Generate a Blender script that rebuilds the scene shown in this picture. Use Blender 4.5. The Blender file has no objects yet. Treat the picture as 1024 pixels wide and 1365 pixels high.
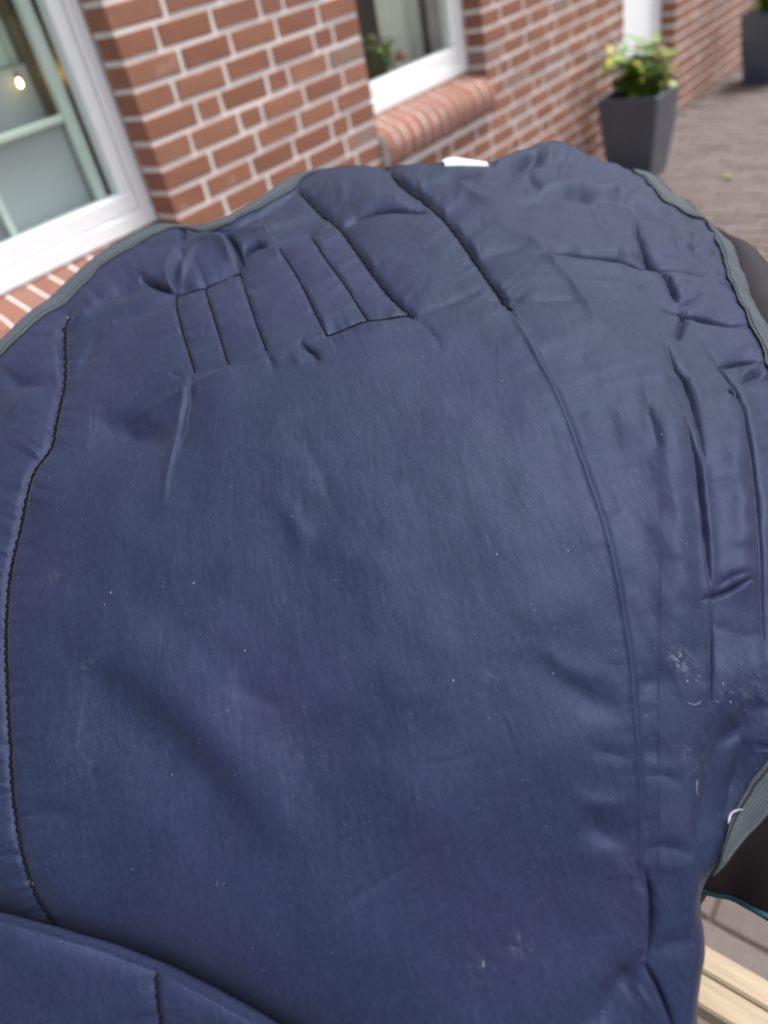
import bpy, math, random
import numpy as np
from mathutils import Vector, Matrix

# ------------------------------------------------------------------ camera, sky, sun, exposure
scene = bpy.context.scene
COL = scene.collection
FPX = 1006.23                                   # focal length of the photograph in pixels (1024 x 1365)
EUL = (0.9033978, 0.18512825, -0.92573635)
CAM = np.array([-1.733, -2.4405, 1.669])
cd = bpy.data.cameras.new('camera')
cam = bpy.data.objects.new('camera', cd)
COL.objects.link(cam)
cam.location = CAM
cam.rotation_euler = EUL
cd.sensor_width = 36.0
cd.sensor_fit = 'AUTO'
cd.lens = FPX / 1365.0 * 36.0
cd.clip_start = 0.02
cd.clip_end = 600.0
cd.dof.use_dof = True
cd.dof.focus_distance = 0.74
cd.dof.aperture_fstop = 3.0
cd.dof.aperture_blades = 0
scene.camera = cam

SUN_EL, SUN_AZ = math.radians(66), math.radians(118)     # azimuth: clockwise from +Y
world = bpy.data.worlds.new('World')
scene.world = world
world.use_nodes = True
wn = world.node_tree.nodes
wl = world.node_tree.links
bg = wn['Background']
sky = wn.new('ShaderNodeTexSky')
sky.sky_type = 'NISHITA'
sky.sun_disc = False
sky.sun_elevation = SUN_EL
sky.sun_rotation = SUN_AZ
sky.air_density = 1.0
sky.dust_density = 4.0
sky.ozone_density = 1.0
hs = wn.new('ShaderNodeHueSaturation')
hs.inputs['Saturation'].default_value = 0.42            # an overcast, milky sky
wl.new(sky.outputs['Color'], hs.inputs['Color'])
wl.new(hs.outputs['Color'], bg.inputs['Color'])
bg.inputs['Strength'].default_value = 0.10

sd = bpy.data.lights.new('sun', 'SUN')
sun = bpy.data.objects.new('sun', sd)
COL.objects.link(sun)
sd.energy = 1.5
sd.angle = math.radians(18)
sd.color = (1.0, 0.97, 0.93)
sdir = Vector((math.sin(SUN_AZ) * math.cos(SUN_EL), math.cos(SUN_AZ) * math.cos(SUN_EL), math.sin(SUN_EL)))
sun.rotation_euler = sdir.to_track_quat('Z', 'Y').to_euler()
sun.location = (0, -6, 8)

vs = scene.view_settings
vs.view_transform = 'Standard'
vs.look = 'None'
vs.gamma = 1.0
vs.use_curve_mapping = False
vs.exposure = 1.72
scene.cycles.use_denoising = True
scene.cycles.max_bounces = 8

rnd = random.Random(11)
rng = np.random.default_rng(5)

# ------------------------------------------------------------------ measuring helpers
def eul_mat(e):
    rx, ry, rz = e
    cx, sx, cy, sy, cz, sz = math.cos(rx), math.sin(rx), math.cos(ry), math.sin(ry), math.cos(rz), math.sin(rz)
    return (np.array([[cz, -sz, 0], [sz, cz, 0], [0, 0, 1]]) @ np.array([[cy, 0, sy], [0, 1, 0], [-sy, 0, cy]])
            @ np.array([[1, 0, 0], [0, cx, -sx], [0, sx, cx]]))
MC = eul_mat(EUL)
def proj(P):
    q = (np.asarray(P, float) - CAM) @ MC
    w = np.where(-q[..., 2] > 1e-3, -q[..., 2], 1e-3)
    return np.stack([512 + FPX * q[..., 0] / w, 682.5 - FPX * q[..., 1] / w], -1), -q[..., 2]

# ------------------------------------------------------------------ object helpers
def tag(o, label=None, cat=None, group=None, kind=None):
    if label: o['label'] = label
    if cat: o['category'] = cat
    if group: o['group'] = group
    if kind: o['kind'] = kind
    return o
def link(o, parent=None):
    COL.objects.link(o)
    if parent is not None: o.parent = parent
    return o
def empty(name, loc=(0, 0, 0)):
    o = bpy.data.objects.new(name, None)
    o.empty_display_size = 0.1
    o.location = loc
    return link(o)
def mesh_np(name, V, F, mat=None, smooth=False):
    """V (n,3); F list of tuples or int array (m,3|4)."""
    me = bpy.data.meshes.new(name)
    if isinstance(F, np.ndarray):
        k = F.shape[1]
        me.vertices.add(len(V))
        me.vertices.foreach_set('co', np.asarray(V, np.float32).ravel())
        me.loops.add(F.size)
        me.loops.foreach_set('vertex_index', F.astype(np.int32).ravel())
        me.polygons.add(len(F))
        me.polygons.foreach_set('loop_start', np.arange(0, F.size, k, dtype=np.int32))
        me.polygons.foreach_set('loop_total', np.full(len(F), k, np.int32))
        me.update(calc_edges=True)
    else:
        me.from_pydata([tuple(v) for v in V], [], F)
        me.update()
    if smooth:
        me.polygons.foreach_set('use_smooth', np.ones(len(me.polygons), bool))
    if mat is not None: me.materials.append(mat)
    return me
def obj(name, me, parent=None, loc=None):
    o = bpy.data.objects.new(name, me)
    if loc is not None: o.location = loc
    return link(o, parent)
class MB:
    def __init__(s): s.v = []; s.f = []
    def box(s, x0, x1, y0, y1, z0, z1):
        n = len(s.v)
        s.v += [(x0, y0, z0), (x1, y0, z0), (x1, y1, z0), (x0, y1, z0), (x0, y0, z1), (x1, y0, z1), (x1, y1, z1), (x0, y1, z1)]
        s.f += [tuple(n + i for i in q) for q in ((0, 3, 2, 1), (4, 5, 6, 7), (0, 1, 5, 4), (1, 2, 6, 5), (2, 3, 7, 6), (3, 0, 4, 7))]
        return s
    def cbox(s, x0, x1, y0, y1, z0, z1, c):
        """box with all edges chamfered"""
        n = len(s.v)
        idx = {}
        for ax in range(3):
            for i in (0, 1):
                for j in (0, 1):
                    for k in (0, 1):
                        p = [(x0, x1)[i], (y0, y1)[j], (z0, z1)[k]]
                        sg = [1 - 2 * i, 1 - 2 * j, 1 - 2 * k]
                        for a in range(3):
                            if a != ax: p[a] += sg[a] * c
                        idx[(ax, i, j, k)] = len(s.v)
                        s.v.append(tuple(p))
        def add(q, flip):
            s.f.append(tuple(q[::-1]) if flip else tuple(q))
        I = idx
        for i in (0, 1):
            add([I[(0, i, 0, 0)], I[(0, i, 1, 0)], I[(0, i, 1, 1)], I[(0, i, 0, 1)]], i == 0)
            add([I[(1, 0, i, 0)], I[(1, 0, i, 1)], I[(1, 1, i, 1)], I[(1, 1, i, 0)]], i == 0)
            add([I[(2, 0, 0, i)], I[(2, 1, 0, i)], I[(2, 1, 1, i)], I[(2, 0, 1, i)]], i == 0)
        for j in (0, 1):
            for k in (0, 1):
                add([I[(1, 0, j, k)], I[(1, 1, j, k)], I[(2, 1, j, k)], I[(2, 0, j, k)]], (j + k) % 2 == 0)
                add([I[(0, j, 0, k)], I[(0, j, 1, k)], I[(2, j, 1, k)], I[(2, j, 0, k)]], (j + k) % 2 == 1)
                add([I[(0, j, k, 0)], I[(0, j, k, 1)], I[(1, j, k, 1)], I[(1, j, k, 0)]], (j + k) % 2 == 0)
        for i in (0, 1):
            for j in (0, 1):
                for k in (0, 1):
                    add([I[(0, i, j, k)], I[(1, i, j, k)], I[(2, i, j, k)]], (i + j + k) % 2 == 0)
        return s
    def prism(s, prof, x0, x1):
        """closed profile of (y,z) extruded along x"""
        n = len(s.v); m = len(prof)
        s.v += [(x0, y, z) for y, z in prof] + [(x1, y, z) for y, z in prof]
        s.f += [tuple(range(n, n + m)), tuple(range(n + 2 * m - 1, n + m - 1, -1))]
        for i in range(m):
            j = (i + 1) % m
            s.f.append((n + j, n + i, n + m + i, n + m + j))
        return s
    def tube(s, pts, r, seg=6, cap=True):
        pts = [Vector(p) for p in pts]
        rs = r if isinstance(r, (list, tuple)) else [r] * len(pts)
        n = len(s.v)
        up = Vector((0, 0, 1))
        for i, p in enumerate(pts):
            d = (pts[min(i + 1, len(pts) - 1)] - pts[max(i - 1, 0)])
            if d.length < 1e-9: d = Vector((0, 0, 1))
            d.normalize()
            a = d.cross(up if abs(d.z) < 0.9 else Vector((1, 0, 0))).normalized()
            b = d.cross(a)
            for k in range(seg):
                t = 2 * math.pi * k / seg
                s.v.append(tuple(p + (a * math.cos(t) + b * math.sin(t)) * rs[i]))
        for i in range(len(pts) - 1):
            for k in range(seg):
                k2 = (k + 1) % seg
                s.f.append((n + i * seg + k, n + i * seg + k2, n + (i + 1) * seg + k2, n + (i + 1) * seg + k))
        if cap:
            s.f.append(tuple(n + k for k in range(seg))[::-1])
            s.f.append(tuple(n + (len(pts) - 1) * seg + k for k in range(seg)))
        return s
    def mesh(s, name, mat, smooth=False): return mesh_np(name, s.v, s.f, mat, smooth)
    def build(s, name, mat, parent=None, smooth=False): return obj(name, s.mesh(name, mat, smooth), parent)

# ------------------------------------------------------------------ materials
class NT:
    def __init__(s, name):
        s.m = bpy.data.materials.new(name)
        s.m.use_nodes = True
        s.t = s.m.node_tree
        s.n = s.t.nodes
        s.b = s.n['Principled BSDF']
    def new(s, typ, **kw):
        nd = s.n.new(typ)
        for k, v in kw.items():
            if k in nd.inputs.keys(): nd.inputs[k].default_value = v
            else: setattr(nd, k, v)
        return nd
    def l(s, a, b): s.t.links.new(a, b)
    def coord(s, scale=(1, 1, 1), rot=(0, 0, 0), kind='Object'):
        tc = s.new('ShaderNodeTexCoord')
        mp = s.new('ShaderNodeMapping')
        mp.vector_type = 'TEXTURE'               # turn first, then stretch
        mp.inputs['Scale'].default_value = tuple(1.0 / q for q in scale)
        mp.inputs['Rotation'].default_value = rot
        s.l(tc.outputs[kind], mp.inputs['Vector'])
        return mp.outputs['Vector']
    def noise(s, vec, scale, detail=4, rough=0.55, dist=0.0):
        nd = s.new('ShaderNodeTexNoise')
        nd.inputs['Scale'].default_value = scale
        nd.inputs['Detail'].default_value = detail
        nd.inputs['Roughness'].default_value = rough
        nd.inputs['Distortion'].default_value = dist
        if vec is not None: s.l(vec, nd.inputs['Vector'])
        return nd.outputs['Fac']
    def ramp(s, fac, stops):
        r = s.new('ShaderNodeValToRGB')
        e = r.color_ramp.elements
        while len(e) < len(stops): e.new(0.5)
        for el, (p, c) in zip(e, stops):
            el.position = p
            el.color = (c[0], c[1], c[2], 1) if not isinstance(c, (int, float)) else (c, c, c, 1)
        s.l(fac, r.inputs['Fac'])
        return r.outputs['Color']
    def mix(s, fac, a, b, mode='MIX'):
        m = s.new('ShaderNodeMix', data_type='RGBA', blend_type=mode)
        if isinstance(fac, (int, float)): m.inputs[0].default_value = fac
        else: s.l(fac, m.inputs[0])
        for i, c in ((6, a), (7, b)):
            if isinstance(c, tuple): m.inputs[i].default_value = (c[0], c[1], c[2], 1)
            else: s.l(c, m.inputs[i])
        return m.outputs[2]
    def bump(s, h, strength=0.3, dist=0.002, prev=None):
        b = s.new('ShaderNodeBump')
        b.inputs['Strength'].default_value = strength
        b.inputs['Distance'].default_value = dist
        s.l(h, b.inputs['Height'])
        if prev is not None: s.l(prev, b.inputs['Normal'])
        s.l(b.outputs['Normal'], s.b.inputs['Normal'])
        return b.outputs['Normal']
    def col(s, c):
        if isinstance(c, tuple): s.b.inputs['Base Color'].default_value = (c[0], c[1], c[2], 1)
        else: s.l(c, s.b.inputs['Base Color'])
    def set(s, **kw):
        for k, v in kw.items(): s.b.inputs[k.replace('_', ' ')].default_value = v
        return s

def brick_material(name, c1, c2, c3, patch=None):
    t = NT(name)
    oi = t.new('ShaderNodeObjectInfo')
    geo = t.new('ShaderNodeNewGeometry')
    pos = geo.outputs['Position']
    base = t.ramp(oi.outputs['Random'], [(0.0, c1), (0.5, c2), (1.0, c3)])
    n1 = t.noise(pos, 18, 5, 0.6)
    n2 = t.noise(pos, 160, 3, 0.7)
    c = t.mix(t.ramp(n1, [(0.3, 0.0), (0.75, 0.45)]), base, tuple(x * 0.72 for x in c2))
    c = t.mix(t.ramp(n2, [(0.62, 0.0), (0.8, 0.35)]), c, tuple(x * 0.5 for x in c1))
    lime = t.noise(pos, 9, 4, 0.6, 0.6)
    c = t.mix(t.ramp(lime, [(0.62, 0.0), (0.78, 0.28)]), c, (0.55, 0.45, 0.4))
    if patch is not None:
        c = t.mix(t.ramp(t.noise(pos, 14, 3, 0.5), [(0.40, 0.85), (0.62, 0.1)]), c, patch)
    t.col(c)
    t.set(Roughness=0.85)
    h = t.mix(0.4, n1, n2)
    t.bump(h, 0.5, 0.002)
    return t.m
M_BRICK = brick_material('brick_red', (0.205, 0.082, 0.049), (0.24, 0.098, 0.056), (0.275, 0.122, 0.074))
M_GREYBRICK = brick_material('brick_greyed', (0.28, 0.12, 0.085), (0.26, 0.115, 0.08), (0.28, 0.14, 0.10), (0.20, 0.155, 0.13))
M_SILL = brick_material('sill_brick', (0.24, 0.098, 0.066), (0.20, 0.080, 0.054), (0.225, 0.112, 0.082))

t = NT('mortar')
g = t.new('ShaderNodeNewGeometry').outputs['Position']
n1 = t.noise(g, 6, 4); n2 = t.noise(g, 120, 4, 0.7)
t.col(t.mix(t.ramp(n2, [(0.35, 0.0), (0.8, 0.5)]), t.ramp(n1, [(0.3, (0.60, 0.555, 0.53)), (0.7, (0.69, 0.655, 0.63))]), (0.50, 0.46, 0.43)))
t.set(Roughness=0.95); t.bump(n2, 0.6, 0.002)
M_MORTAR = t.m

t = NT('white_window_paint')
g = t.new('ShaderNodeNewGeometry').outputs['Position']
t.col(t.ramp(t.noise(g, 12, 3), [(0.3, (0.80, 0.82, 0.82)), (0.7, (0.83, 0.84, 0.84))]))
t.set(Roughness=0.32)
M_WHITE = t.m

t = NT('pale_green_paint'); t.col((0.50, 0.60, 0.50)); t.set(Roughness=0.4)
g = t.new('ShaderNodeNewGeometry').outputs['Position']
t.col(t.ramp(t.noise(g, 20, 3), [(0.3, (0.55, 0.62, 0.56)), (0.7, (0.60, 0.67, 0.61))]))
M_PALEGREEN = t.m

t = NT('window_glass')
g = t.new('ShaderNodeNewGeometry').outputs['Position']
tr = t.new('ShaderNodeBsdfTransparent'); gl = t.new('ShaderNodeBsdfGlossy'); gl.inputs['Roughness'].default_value = 0.01
t.l(t.ramp(t.noise(g, 2, 2), [(0.2, (0.95, 0.98, 0.97)), (0.8, (0.96, 0.985, 0.975))]), tr.inputs['Color'])
fr = t.new('ShaderNodeFresnel'); fr.inputs['IOR'].default_value = 1.6
mx = t.new('ShaderNodeMixShader')
inv = t.new('ShaderNodeMath', operation='SUBTRACT'); inv.inputs[0].default_value = 1.0; t.l(t.new('ShaderNodeNewGeometry').outputs['Backfacing'], inv.inputs[1])
ff = t.new('ShaderNodeMath', operation='MULTIPLY'); t.l(fr.outputs['Fac'], ff.inputs[0]); t.l(inv.outputs[0], ff.inputs[1])
t.l(ff.outputs[0], mx.inputs[0]); t.l(tr.outputs[0], mx.inputs[1]); t.l(gl.outputs[0], mx.inputs[2])
t.l(mx.outputs[0], t.n['Material Output'].inputs['Surface'])
M_GLASS = t.m

def plain(name, c, rough=0.8, var=0.12, scale=8.0, bump=0.0, bscale=60, spec=None):
    t = NT(name)
    g = t.new('ShaderNodeNewGeometry').outputs['Position']
    n = t.noise(g, scale, 4)
    t.col(t.ramp(n, [(0.25, tuple(x * (1 - var) for x in c)), (0.75, tuple(min(1, x * (1 + var)) for x in c))]))
    t.set(Roughness=rough)
    if spec is not None: t.b.inputs['Specular IOR Level'].default_value = spec
    if bump: t.bump(t.noise(g, bscale, 4, 0.7), bump, 0.002)
    return t.m
M_ROOM = plain('room_plaster', (0.30, 0.31, 0.28))
M_ROOMFLOOR = plain('room_floor', (0.16, 0.12, 0.09))
M_REFLECTION = plain('grey_reflection', (0.36, 0.39, 0.40), 0.7, 0.05, 4)  # grey reflection in the left pane put into a panel colour
M_BEIGE_REFLECTION = plain('beige_reflection', (0.78, 0.76, 0.68), 0.85, 0.06, 5)  # beige of a reflected surface put into the curtain colour
M_OLIVE = plain('olive_drape', (0.40, 0.36, 0.20), 0.85, 0.25, 9)
M_ROOF = plain('roof_tile', (0.12, 0.045, 0.03), 0.8, 0.2, 6)
M_TERRA = plain('terracotta', (0.33, 0.13, 0.07), 0.8)

t = NT('bulb_glow')
t.col((1, 0.75, 0.35)); t.b.inputs['Emission Color'].default_value = (1.0, 0.70, 0.28, 1); t.b.inputs['Emission Strength'].default_value = 4.5
M_BULB = t.m

# navy nylon lining
STREAK = math.radians(-32.0)                   # direction of the crinkle in the cloth, turned from +Y
def lining_material(spots):
    t = NT('navy_lining_nylon')
    obv = t.coord()
    big = t.noise(obv, 4.0, 3, 0.5)
    mid = t.noise(obv, 22.0, 4, 0.6)
    stv = t.coord(scale=(520, 40, 120), rot=(0, 0, STREAK))
    streak = t.noise(stv, 1.0, 4, 0.6, 0.4)                     # fine crinkle along the length of the panel
    warp_ = t.noise(t.coord(scale=(1300, 75, 400), rot=(0, 0, STREAK)), 1.0, 2, 0.5)
    weft_ = t.noise(t.coord(scale=(120, 1500, 400), rot=(0, 0, STREAK)), 1.0, 2, 0.5)
    weave = t.mix(0.45, warp_, weft_)
    c = t.ramp(big, [(0.34, (0.0034, 0.0072, 0.0188)), (0.50, (0.0050, 0.0076, 0.0240)), (0.66, (0.0088, 0.0086, 0.0286))])
    c = t.mix(t.ramp(mid, [(0.40, 0.0), (0.75, 0.25)]), c, (0.0070, 0.0140, 0.0320))
    c = t.mix(t.ramp(streak, [(0.52, 0.0), (0.75, 0.30)]), c, (0.030, 0.036, 0.075))
    c = t.mix(t.ramp(weave, [(0.42, 0.0), (0.62, 0.40)]), c, (0.018, 0.024, 0.058))
    # chalky scuffs: streaks of dust rubbed into the cloth at a few places
    dust = t.noise(t.coord(scale=(160, 55, 120), rot=(0, 0, STREAK + .35)), 1.0, 6, 0.78, 0.5)
    for (p, rad, amt, thr) in spots:
        dn = t.new('ShaderNodeVectorMath', operation='DISTANCE')
        t.l(obv, dn.inputs[0]); dn.inputs[1].default_value = tuple(p)
        dv = t.new('ShaderNodeMath', operation='DIVIDE'); t.l(dn.outputs['Value'], dv.inputs[0]); dv.inputs[1].default_value = rad
        fall = t.ramp(dv.outputs[0], [(0.0, 1.0), (1.0, 0.0)])
        ad = t.new('ShaderNodeMath', operation='MULTIPLY'); t.l(fall, ad.inputs[0]); t.l(t.ramp(dust, [(thr - .04, 0.0), (thr + .22, amt)]), ad.inputs[1])
        c = t.mix(ad.outputs[0], c, (0.27, 0.29, 0.33))
    # sparse lint dots of uneven size
    for sc_, thr, lo in ((60, 0.050, 0.60), (150, 0.085, 0.60)):
        v = t.new('ShaderNodeTexVoronoi'); v.inputs['Scale'].default_value = sc_
        t.l(obv, v.inputs['Vector'])
        dot = t.ramp(v.outputs['Distance'], [(thr * 0.4, 1.0), (thr, 0.0)])
        sel = t.ramp(v.outputs['Color'], [(lo, 0.0), (lo + .14, 0.55)])
        m = t.new('ShaderNodeMath', operation='MULTIPLY'); t.l(dot, m.inputs[0]); t.l(sel, m.inputs[1])
        c = t.mix(m.outputs[0], c, (0.16, 0.18, 0.21))
    t.col(c)
    t.set(Roughness=0.57)
    t.b.inputs['Specular IOR Level'].default_value = 0.22
    t.b.inputs['Specular Tint'].default_value = (0.55, 0.66, 1.0, 1)
    t.b.inputs['Sheen Weight'].default_value = 0.04
    b1 = t.bump(streak, 0.10, 0.0007)
    t.bump(weave, 0.18, 0.0004, b1)
    return t.m

def tape_material():
    t = NT('grey_webbing_tape')
    uv = t.new('ShaderNodeTexCoord').outputs['UV']
    mp = t.new('ShaderNodeMapping'); mp.inputs['Scale'].default_value = (1, 13, 1)
    t.l(uv, mp.inputs['Vector'])
    w = t.new('ShaderNodeTexWave', wave_type='BANDS', bands_direction='Y'); w.inputs['Scale'].default_value = 0.22
    w.inputs['Distortion'].default_value = 0.6; w.inputs['Detail'].default_value = 2
    t.l(mp.outputs['Vector'], w.inputs['Vector'])
    obv = t.coord()
    n = t.noise(obv, 420, 4, 0.7)
    n2 = t.noise(obv, 40, 4, 0.6)
    c = t.ramp(w.outputs['Fac'], [(0.2, (0.014, 0.019, 0.026)), (0.8, (0.032, 0.041, 0.051))])
    c = t.mix(t.ramp(n, [(0.4, 0.0), (0.8, 0.5)]), c, (0.056, 0.067, 0.079))
    c = t.mix(t.ramp(n2, [(0.5, 0.0), (0.8, 0.5)]), c, (0.035, 0.045, 0.055))
    t.col(c); t.set(Roughness=0.9)
    b = t.bump(w.outputs['Fac'], 0.5, 0.0008)
    t.bump(n, 0.4, 0.0008, b)
    return t.m
M_TAPE = tape_material()
def fabric(name, c, rough, nscale=300):
    t = NT(name)
    obv = t.coord()
    n = t.noise(obv, nscale, 3, 0.7); n2 = t.noise(obv, 12, 4)
    cc = t.ramp(n2, [(0.3, tuple(x * 0.85 for x in c)), (0.7, tuple(x * 1.2 for x in c))])
    t.col(cc); t.set(Roughness=rough); t.bump(n, 0.3, 0.0006)
    return t.m
M_SHELL = fabric('brown_outer_shell', (0.015, 0.0115, 0.0135), 0.6)
M_THREAD = fabric('dark_thread', (0.0035, 0.0035, 0.0045), 0.9, 900)
for m_ in (M_THREAD, M_SHELL): m_.node_tree.nodes['Principled BSDF'].inputs['Specular IOR Level'].default_value = 0.12
M_TEAL = fabric('teal_piping', (0.008, 0.062, 0.074), 0.7, 600)
M_LINT = plain('white_lint', (0.30, 0.32, 0.36), 0.9)
M_LABEL = plain('white_label', (0.40, 0.42, 0.45), 0.8, 0.08, 60, 0.4, 900)

def wood_material():
    t = NT('pale_wood')
    v = t.coord(scale=(26, 1.6, 26))
    n = t.noise(v, 2.2, 5, 0.6, 1.2)
    n2 = t.noise(t.coord(scale=(200, 6, 200)), 1.0, 3)
    c = t.ramp(n, [(0.25, (0.20, 0.147, 0.095)), (0.55, (0.25, 0.195, 0.13)), (0.8, (0.29, 0.235, 0.165))])
    c = t.mix(t.ramp(n2, [(0.5, 0.0), (0.8, 0.35)]), c, (0.40, 0.28, 0.15))
    t.col(c); t.set(Roughness=0.62); t.bump(n2, 0.2, 0.001)
    return t.m
M_WOOD = wood_material()

def paver_material():
    t = NT('clinker_paver')
    oi = t.new('ShaderNodeObjectInfo')
    pos = t.new('ShaderNodeNewGeometry').outputs['Position']
    base = t.ramp(oi.outputs['Random'], [(0.0, (0.066, 0.046, 0.040)), (0.35, (0.092, 0.068, 0.061)), (0.7, (0.090, 0.072, 0.067)), (1.0, (0.110, 0.080, 0.071))])
    n0 = t.noise(pos, 3.0, 3); n1 = t.noise(pos, 30, 5, 0.65); n2 = t.noise(pos, 260, 3, 0.7)
    cc = t.mix(t.ramp(n0, [(0.35, 0.0), (0.7, 0.45)]), base, (0.092, 0.076, 0.071))
    cc = t.mix(t.ramp(n1, [(0.45, 0.0), (0.75, 0.5)]), cc, (0.13, 0.098, 0.088))
    cc = t.mix(t.ramp(n2, [(0.58, 0.0), (0.75, 0.6)]), cc, (0.20, 0.165, 0.15))
    t.col(cc); t.set(Roughness=0.88)
    t.bump(t.mix(0.5, n1, n2), 0.6, 0.003)
    return t.m
M_PAVER = paver_material()
M_SAND = plain('joint_sand', (0.055, 0.043, 0.036), 0.95, 0.3, 40, 0.5, 200)
M_GROUND = plain('far_ground', (0.16, 0.14, 0.125), 0.95, 0.25, 1.5, 0.4, 20)
M_POT = plain('anthracite_planter', (0.052, 0.066, 0.088), 0.22, 0.10, 14, 0.03, 90, 0.8)
M_SOIL = plain('potting_soil', (0.022, 0.016, 0.012), 0.95, 0.4, 60, 0.8, 70)
def leaf_material(name, stops, rough=0.5):
    t = NT(name)
    oi = t.new('ShaderNodeObjectInfo')
    obv = t.coord()
    c = t.ramp(oi.outputs['Random'], stops)
    n = t.noise(obv, 60, 3)
    t.col(t.mix(t.ramp(n, [(0.4, 0.0), (0.8, 0.35)]), c, tuple(x * 0.6 for x in stops[1][1])))
    t.set(Roughness=rough)
    t.b.inputs['Subsurface Weight'].default_value = 0.0
    return t.m
M_LEAF = leaf_material('shrub_leaf', [(0.0, (0.045, 0.11, 0.02)), (0.35, (0.11, 0.21, 0.022)), (0.7, (0.24, 0.33, 0.025)), (0.92, (0.32, 0.33, 0.04)), (1.0, (0.18, 0.07, 0.04))])
M_STEM = plain('shrub_stem', (0.10, 0.055, 0.035), 0.8)
M_BLOOM = leaf_material('cream_bloom', [(0.0, (0.52, 0.48, 0.24)), (0.5, (0.54, 0.50, 0.28)), (1.0, (0.48, 0.40, 0.22))], 0.7)
M_REDBLOOM = plain('red_bloom', (0.45, 0.10, 0.07), 0.7)

# ------------------------------------------------------------------ ground and pavement
g = obj('ground', mesh_np('ground', np.array([(-150, -150, -0.03), (150, -150, -0.03), (150, 150, -0.03), (-150, 150, -0.03)], float), [(0, 1, 2, 3)], M_GROUND))
tag(g, 'flat ground running on beyond the paved yard', None, None, 'structure')
PX0, PX1, PY0, PY1 = -4.2, 10.2, -6.6, 0.02
pav = obj('pavement', MB().box(PX0, PX1, PY0, PY1, -0.026, -0.007).mesh('pavement', M_SAND))
tag(pav, 'worn brown-grey clinker paving along the brick house', None, None, 'structure')

# the outline of the draped blanket in the picture, used to find which bricks and pavers the photo shows
BL_TOP = [(-200, 650), (0, 456), (35, 417), (94, 365), (150, 325), (211, 297), (281, 294), (332, 271), (383, 236), (450, 218), (600, 214),
          (690, 200), (740, 189), (800, 205), (880, 235), (946, 294), (987, 352), (1023, 432), (1100, 640)]
def seen(px, margin=14):
    x, y = px
    if not (-margin < x < 1024 + margin and -margin < y < 1365 + margin): return False
    yt = np.interp(x, [p[0] for p in BL_TOP], [p[1] for p in BL_TOP])
    if y < yt + margin: return True
    return x > 935 and y > 1150

PL, PW = 0.21, 0.115                            # paver module: long side square to the house
def paver_mesh(k):
    r = random.Random(100 + k)
    m = MB().cbox(-PW / 2 + .004, PW / 2 - .004, -PL / 2 + .004, PL / 2 - .004, -0.04, 0.0, 0.0045)
    m.v = [(x + r.uniform(-.002, .002), y + r.uniform(-.002, .002), z + r.uniform(-.0012, .0012)) for x, y, z in m.v]
    return m
pv = [paver_mesh(k) for k in range(5)]
pvm = [m.mesh('paver', M_PAVER) for m in pv]
cand = []
nx = int((PX1 - PX0) / PW); ny = int((PY1 - PY0) / PL)
for i in range(nx):
    off = (i % 2) * 0.5 + (0.12 if i % 3 == 0 else 0)
    for j in range(-1, ny):
        c = (PX0 + (i + 0.5) * PW, PY1 - (j + 0.5 + off) * PL - 0.02, 0.0)
        if c[1] + PL / 2 > PY1 + .002 or c[1] - PL / 2 < PY0: continue
        cand.append(c)
P, dep = proj(np.array(cand))
show = [(dep[i], i) for i in range(len(cand)) if dep[i] > 0.2 and dep[i] < 7.0 and seen(P[i])]
show.sort()
vis = set(i for _, i in show[:300])
rv, rf = [], []
for i, c in enumerate(cand):
    k = rnd.randrange(5); dz = rnd.uniform(-.0025, .0025); rz = rnd.uniform(-.012, .012) + (math.pi if rnd.random() < .5 else 0)
    tx, ty = rnd.uniform(-.006, .006), rnd.uniform(-.006, .006)
    if i in vis:
        o = bpy.data.objects.new('paver', pvm[k]); o.location = (c[0], c[1], dz); o.rotation_euler = (tx, ty, rz)
        link(o, pav)
    else:
        n = len(rv); cs, sn = math.cos(rz), math.sin(rz)
        rv += [(c[0] + x * cs - y * sn, c[1] + x * sn + y * cs, z + dz + ty * x + tx * y) for x, y, z in pv[k].v]
        rf += [tuple(n + q for q in f) for f in pv[k].f]
o = obj('paver_field', mesh_np('paver_field', rv, rf, M_PAVER), pav); tag(o, kind='stuff')

# ------------------------------------------------------------------ brick house
ZJ = 1.54                                       # height of one measured bed joint; twelve courses to the metre
CH = 1 / 12.0
JT = 0.0175                                     # joint thickness
WD = 0.112                                      # visible brick depth in the reveals
house = empty('brick_house', (2.5, 0.0, 0))
tag(house, 'red brick house with pale mortar, white windows and a white door', 'house')
HOFF = Vector((2.5, 0, 0))
def hobj(name, me, parent=house):
    o = bpy.data.objects.new(name, me)
    link(o, parent)
    if parent is house: o.matrix_parent_inverse = Matrix.Translation(-HOFF)
    return o
X_L, X_R = -4.0, 10.0
W1L, W1R = -1.25, 0.0
W2L, W2R = 1.227, 2.2097
DL, DR = 3.985, 4.93
ZS, ZT = 0.925, 2.30                            # window sill bed and head
TOPZ = ZJ + 17 * CH
# mortar body: boxes butted end to end, 4 mm behind the brick faces
m = MB()
r = 0.004
def mort(x0, x1, z0, z1): m.box(x0, x1, r, 0.34, z0, z1)
mort(X_L, W1L - r, 0, TOPZ)
mort(W1R + r, W2L - r, 0, TOPZ)
mort(W2R + r, DL - r, 0, TOPZ)
mort(DR + r, X_R, 0, TOPZ)
for a, b in ((W1L, W1R), (W2L, W2R)):
    mort(a - r, b + r, 0, 0.74)
    mort(a - r, b + r, ZT + r, TOPZ)
mort(DL - r, DR + r, ZT + r, TOPZ)
wall = hobj('wall', m.mesh('wall', M_MORTAR))

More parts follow.
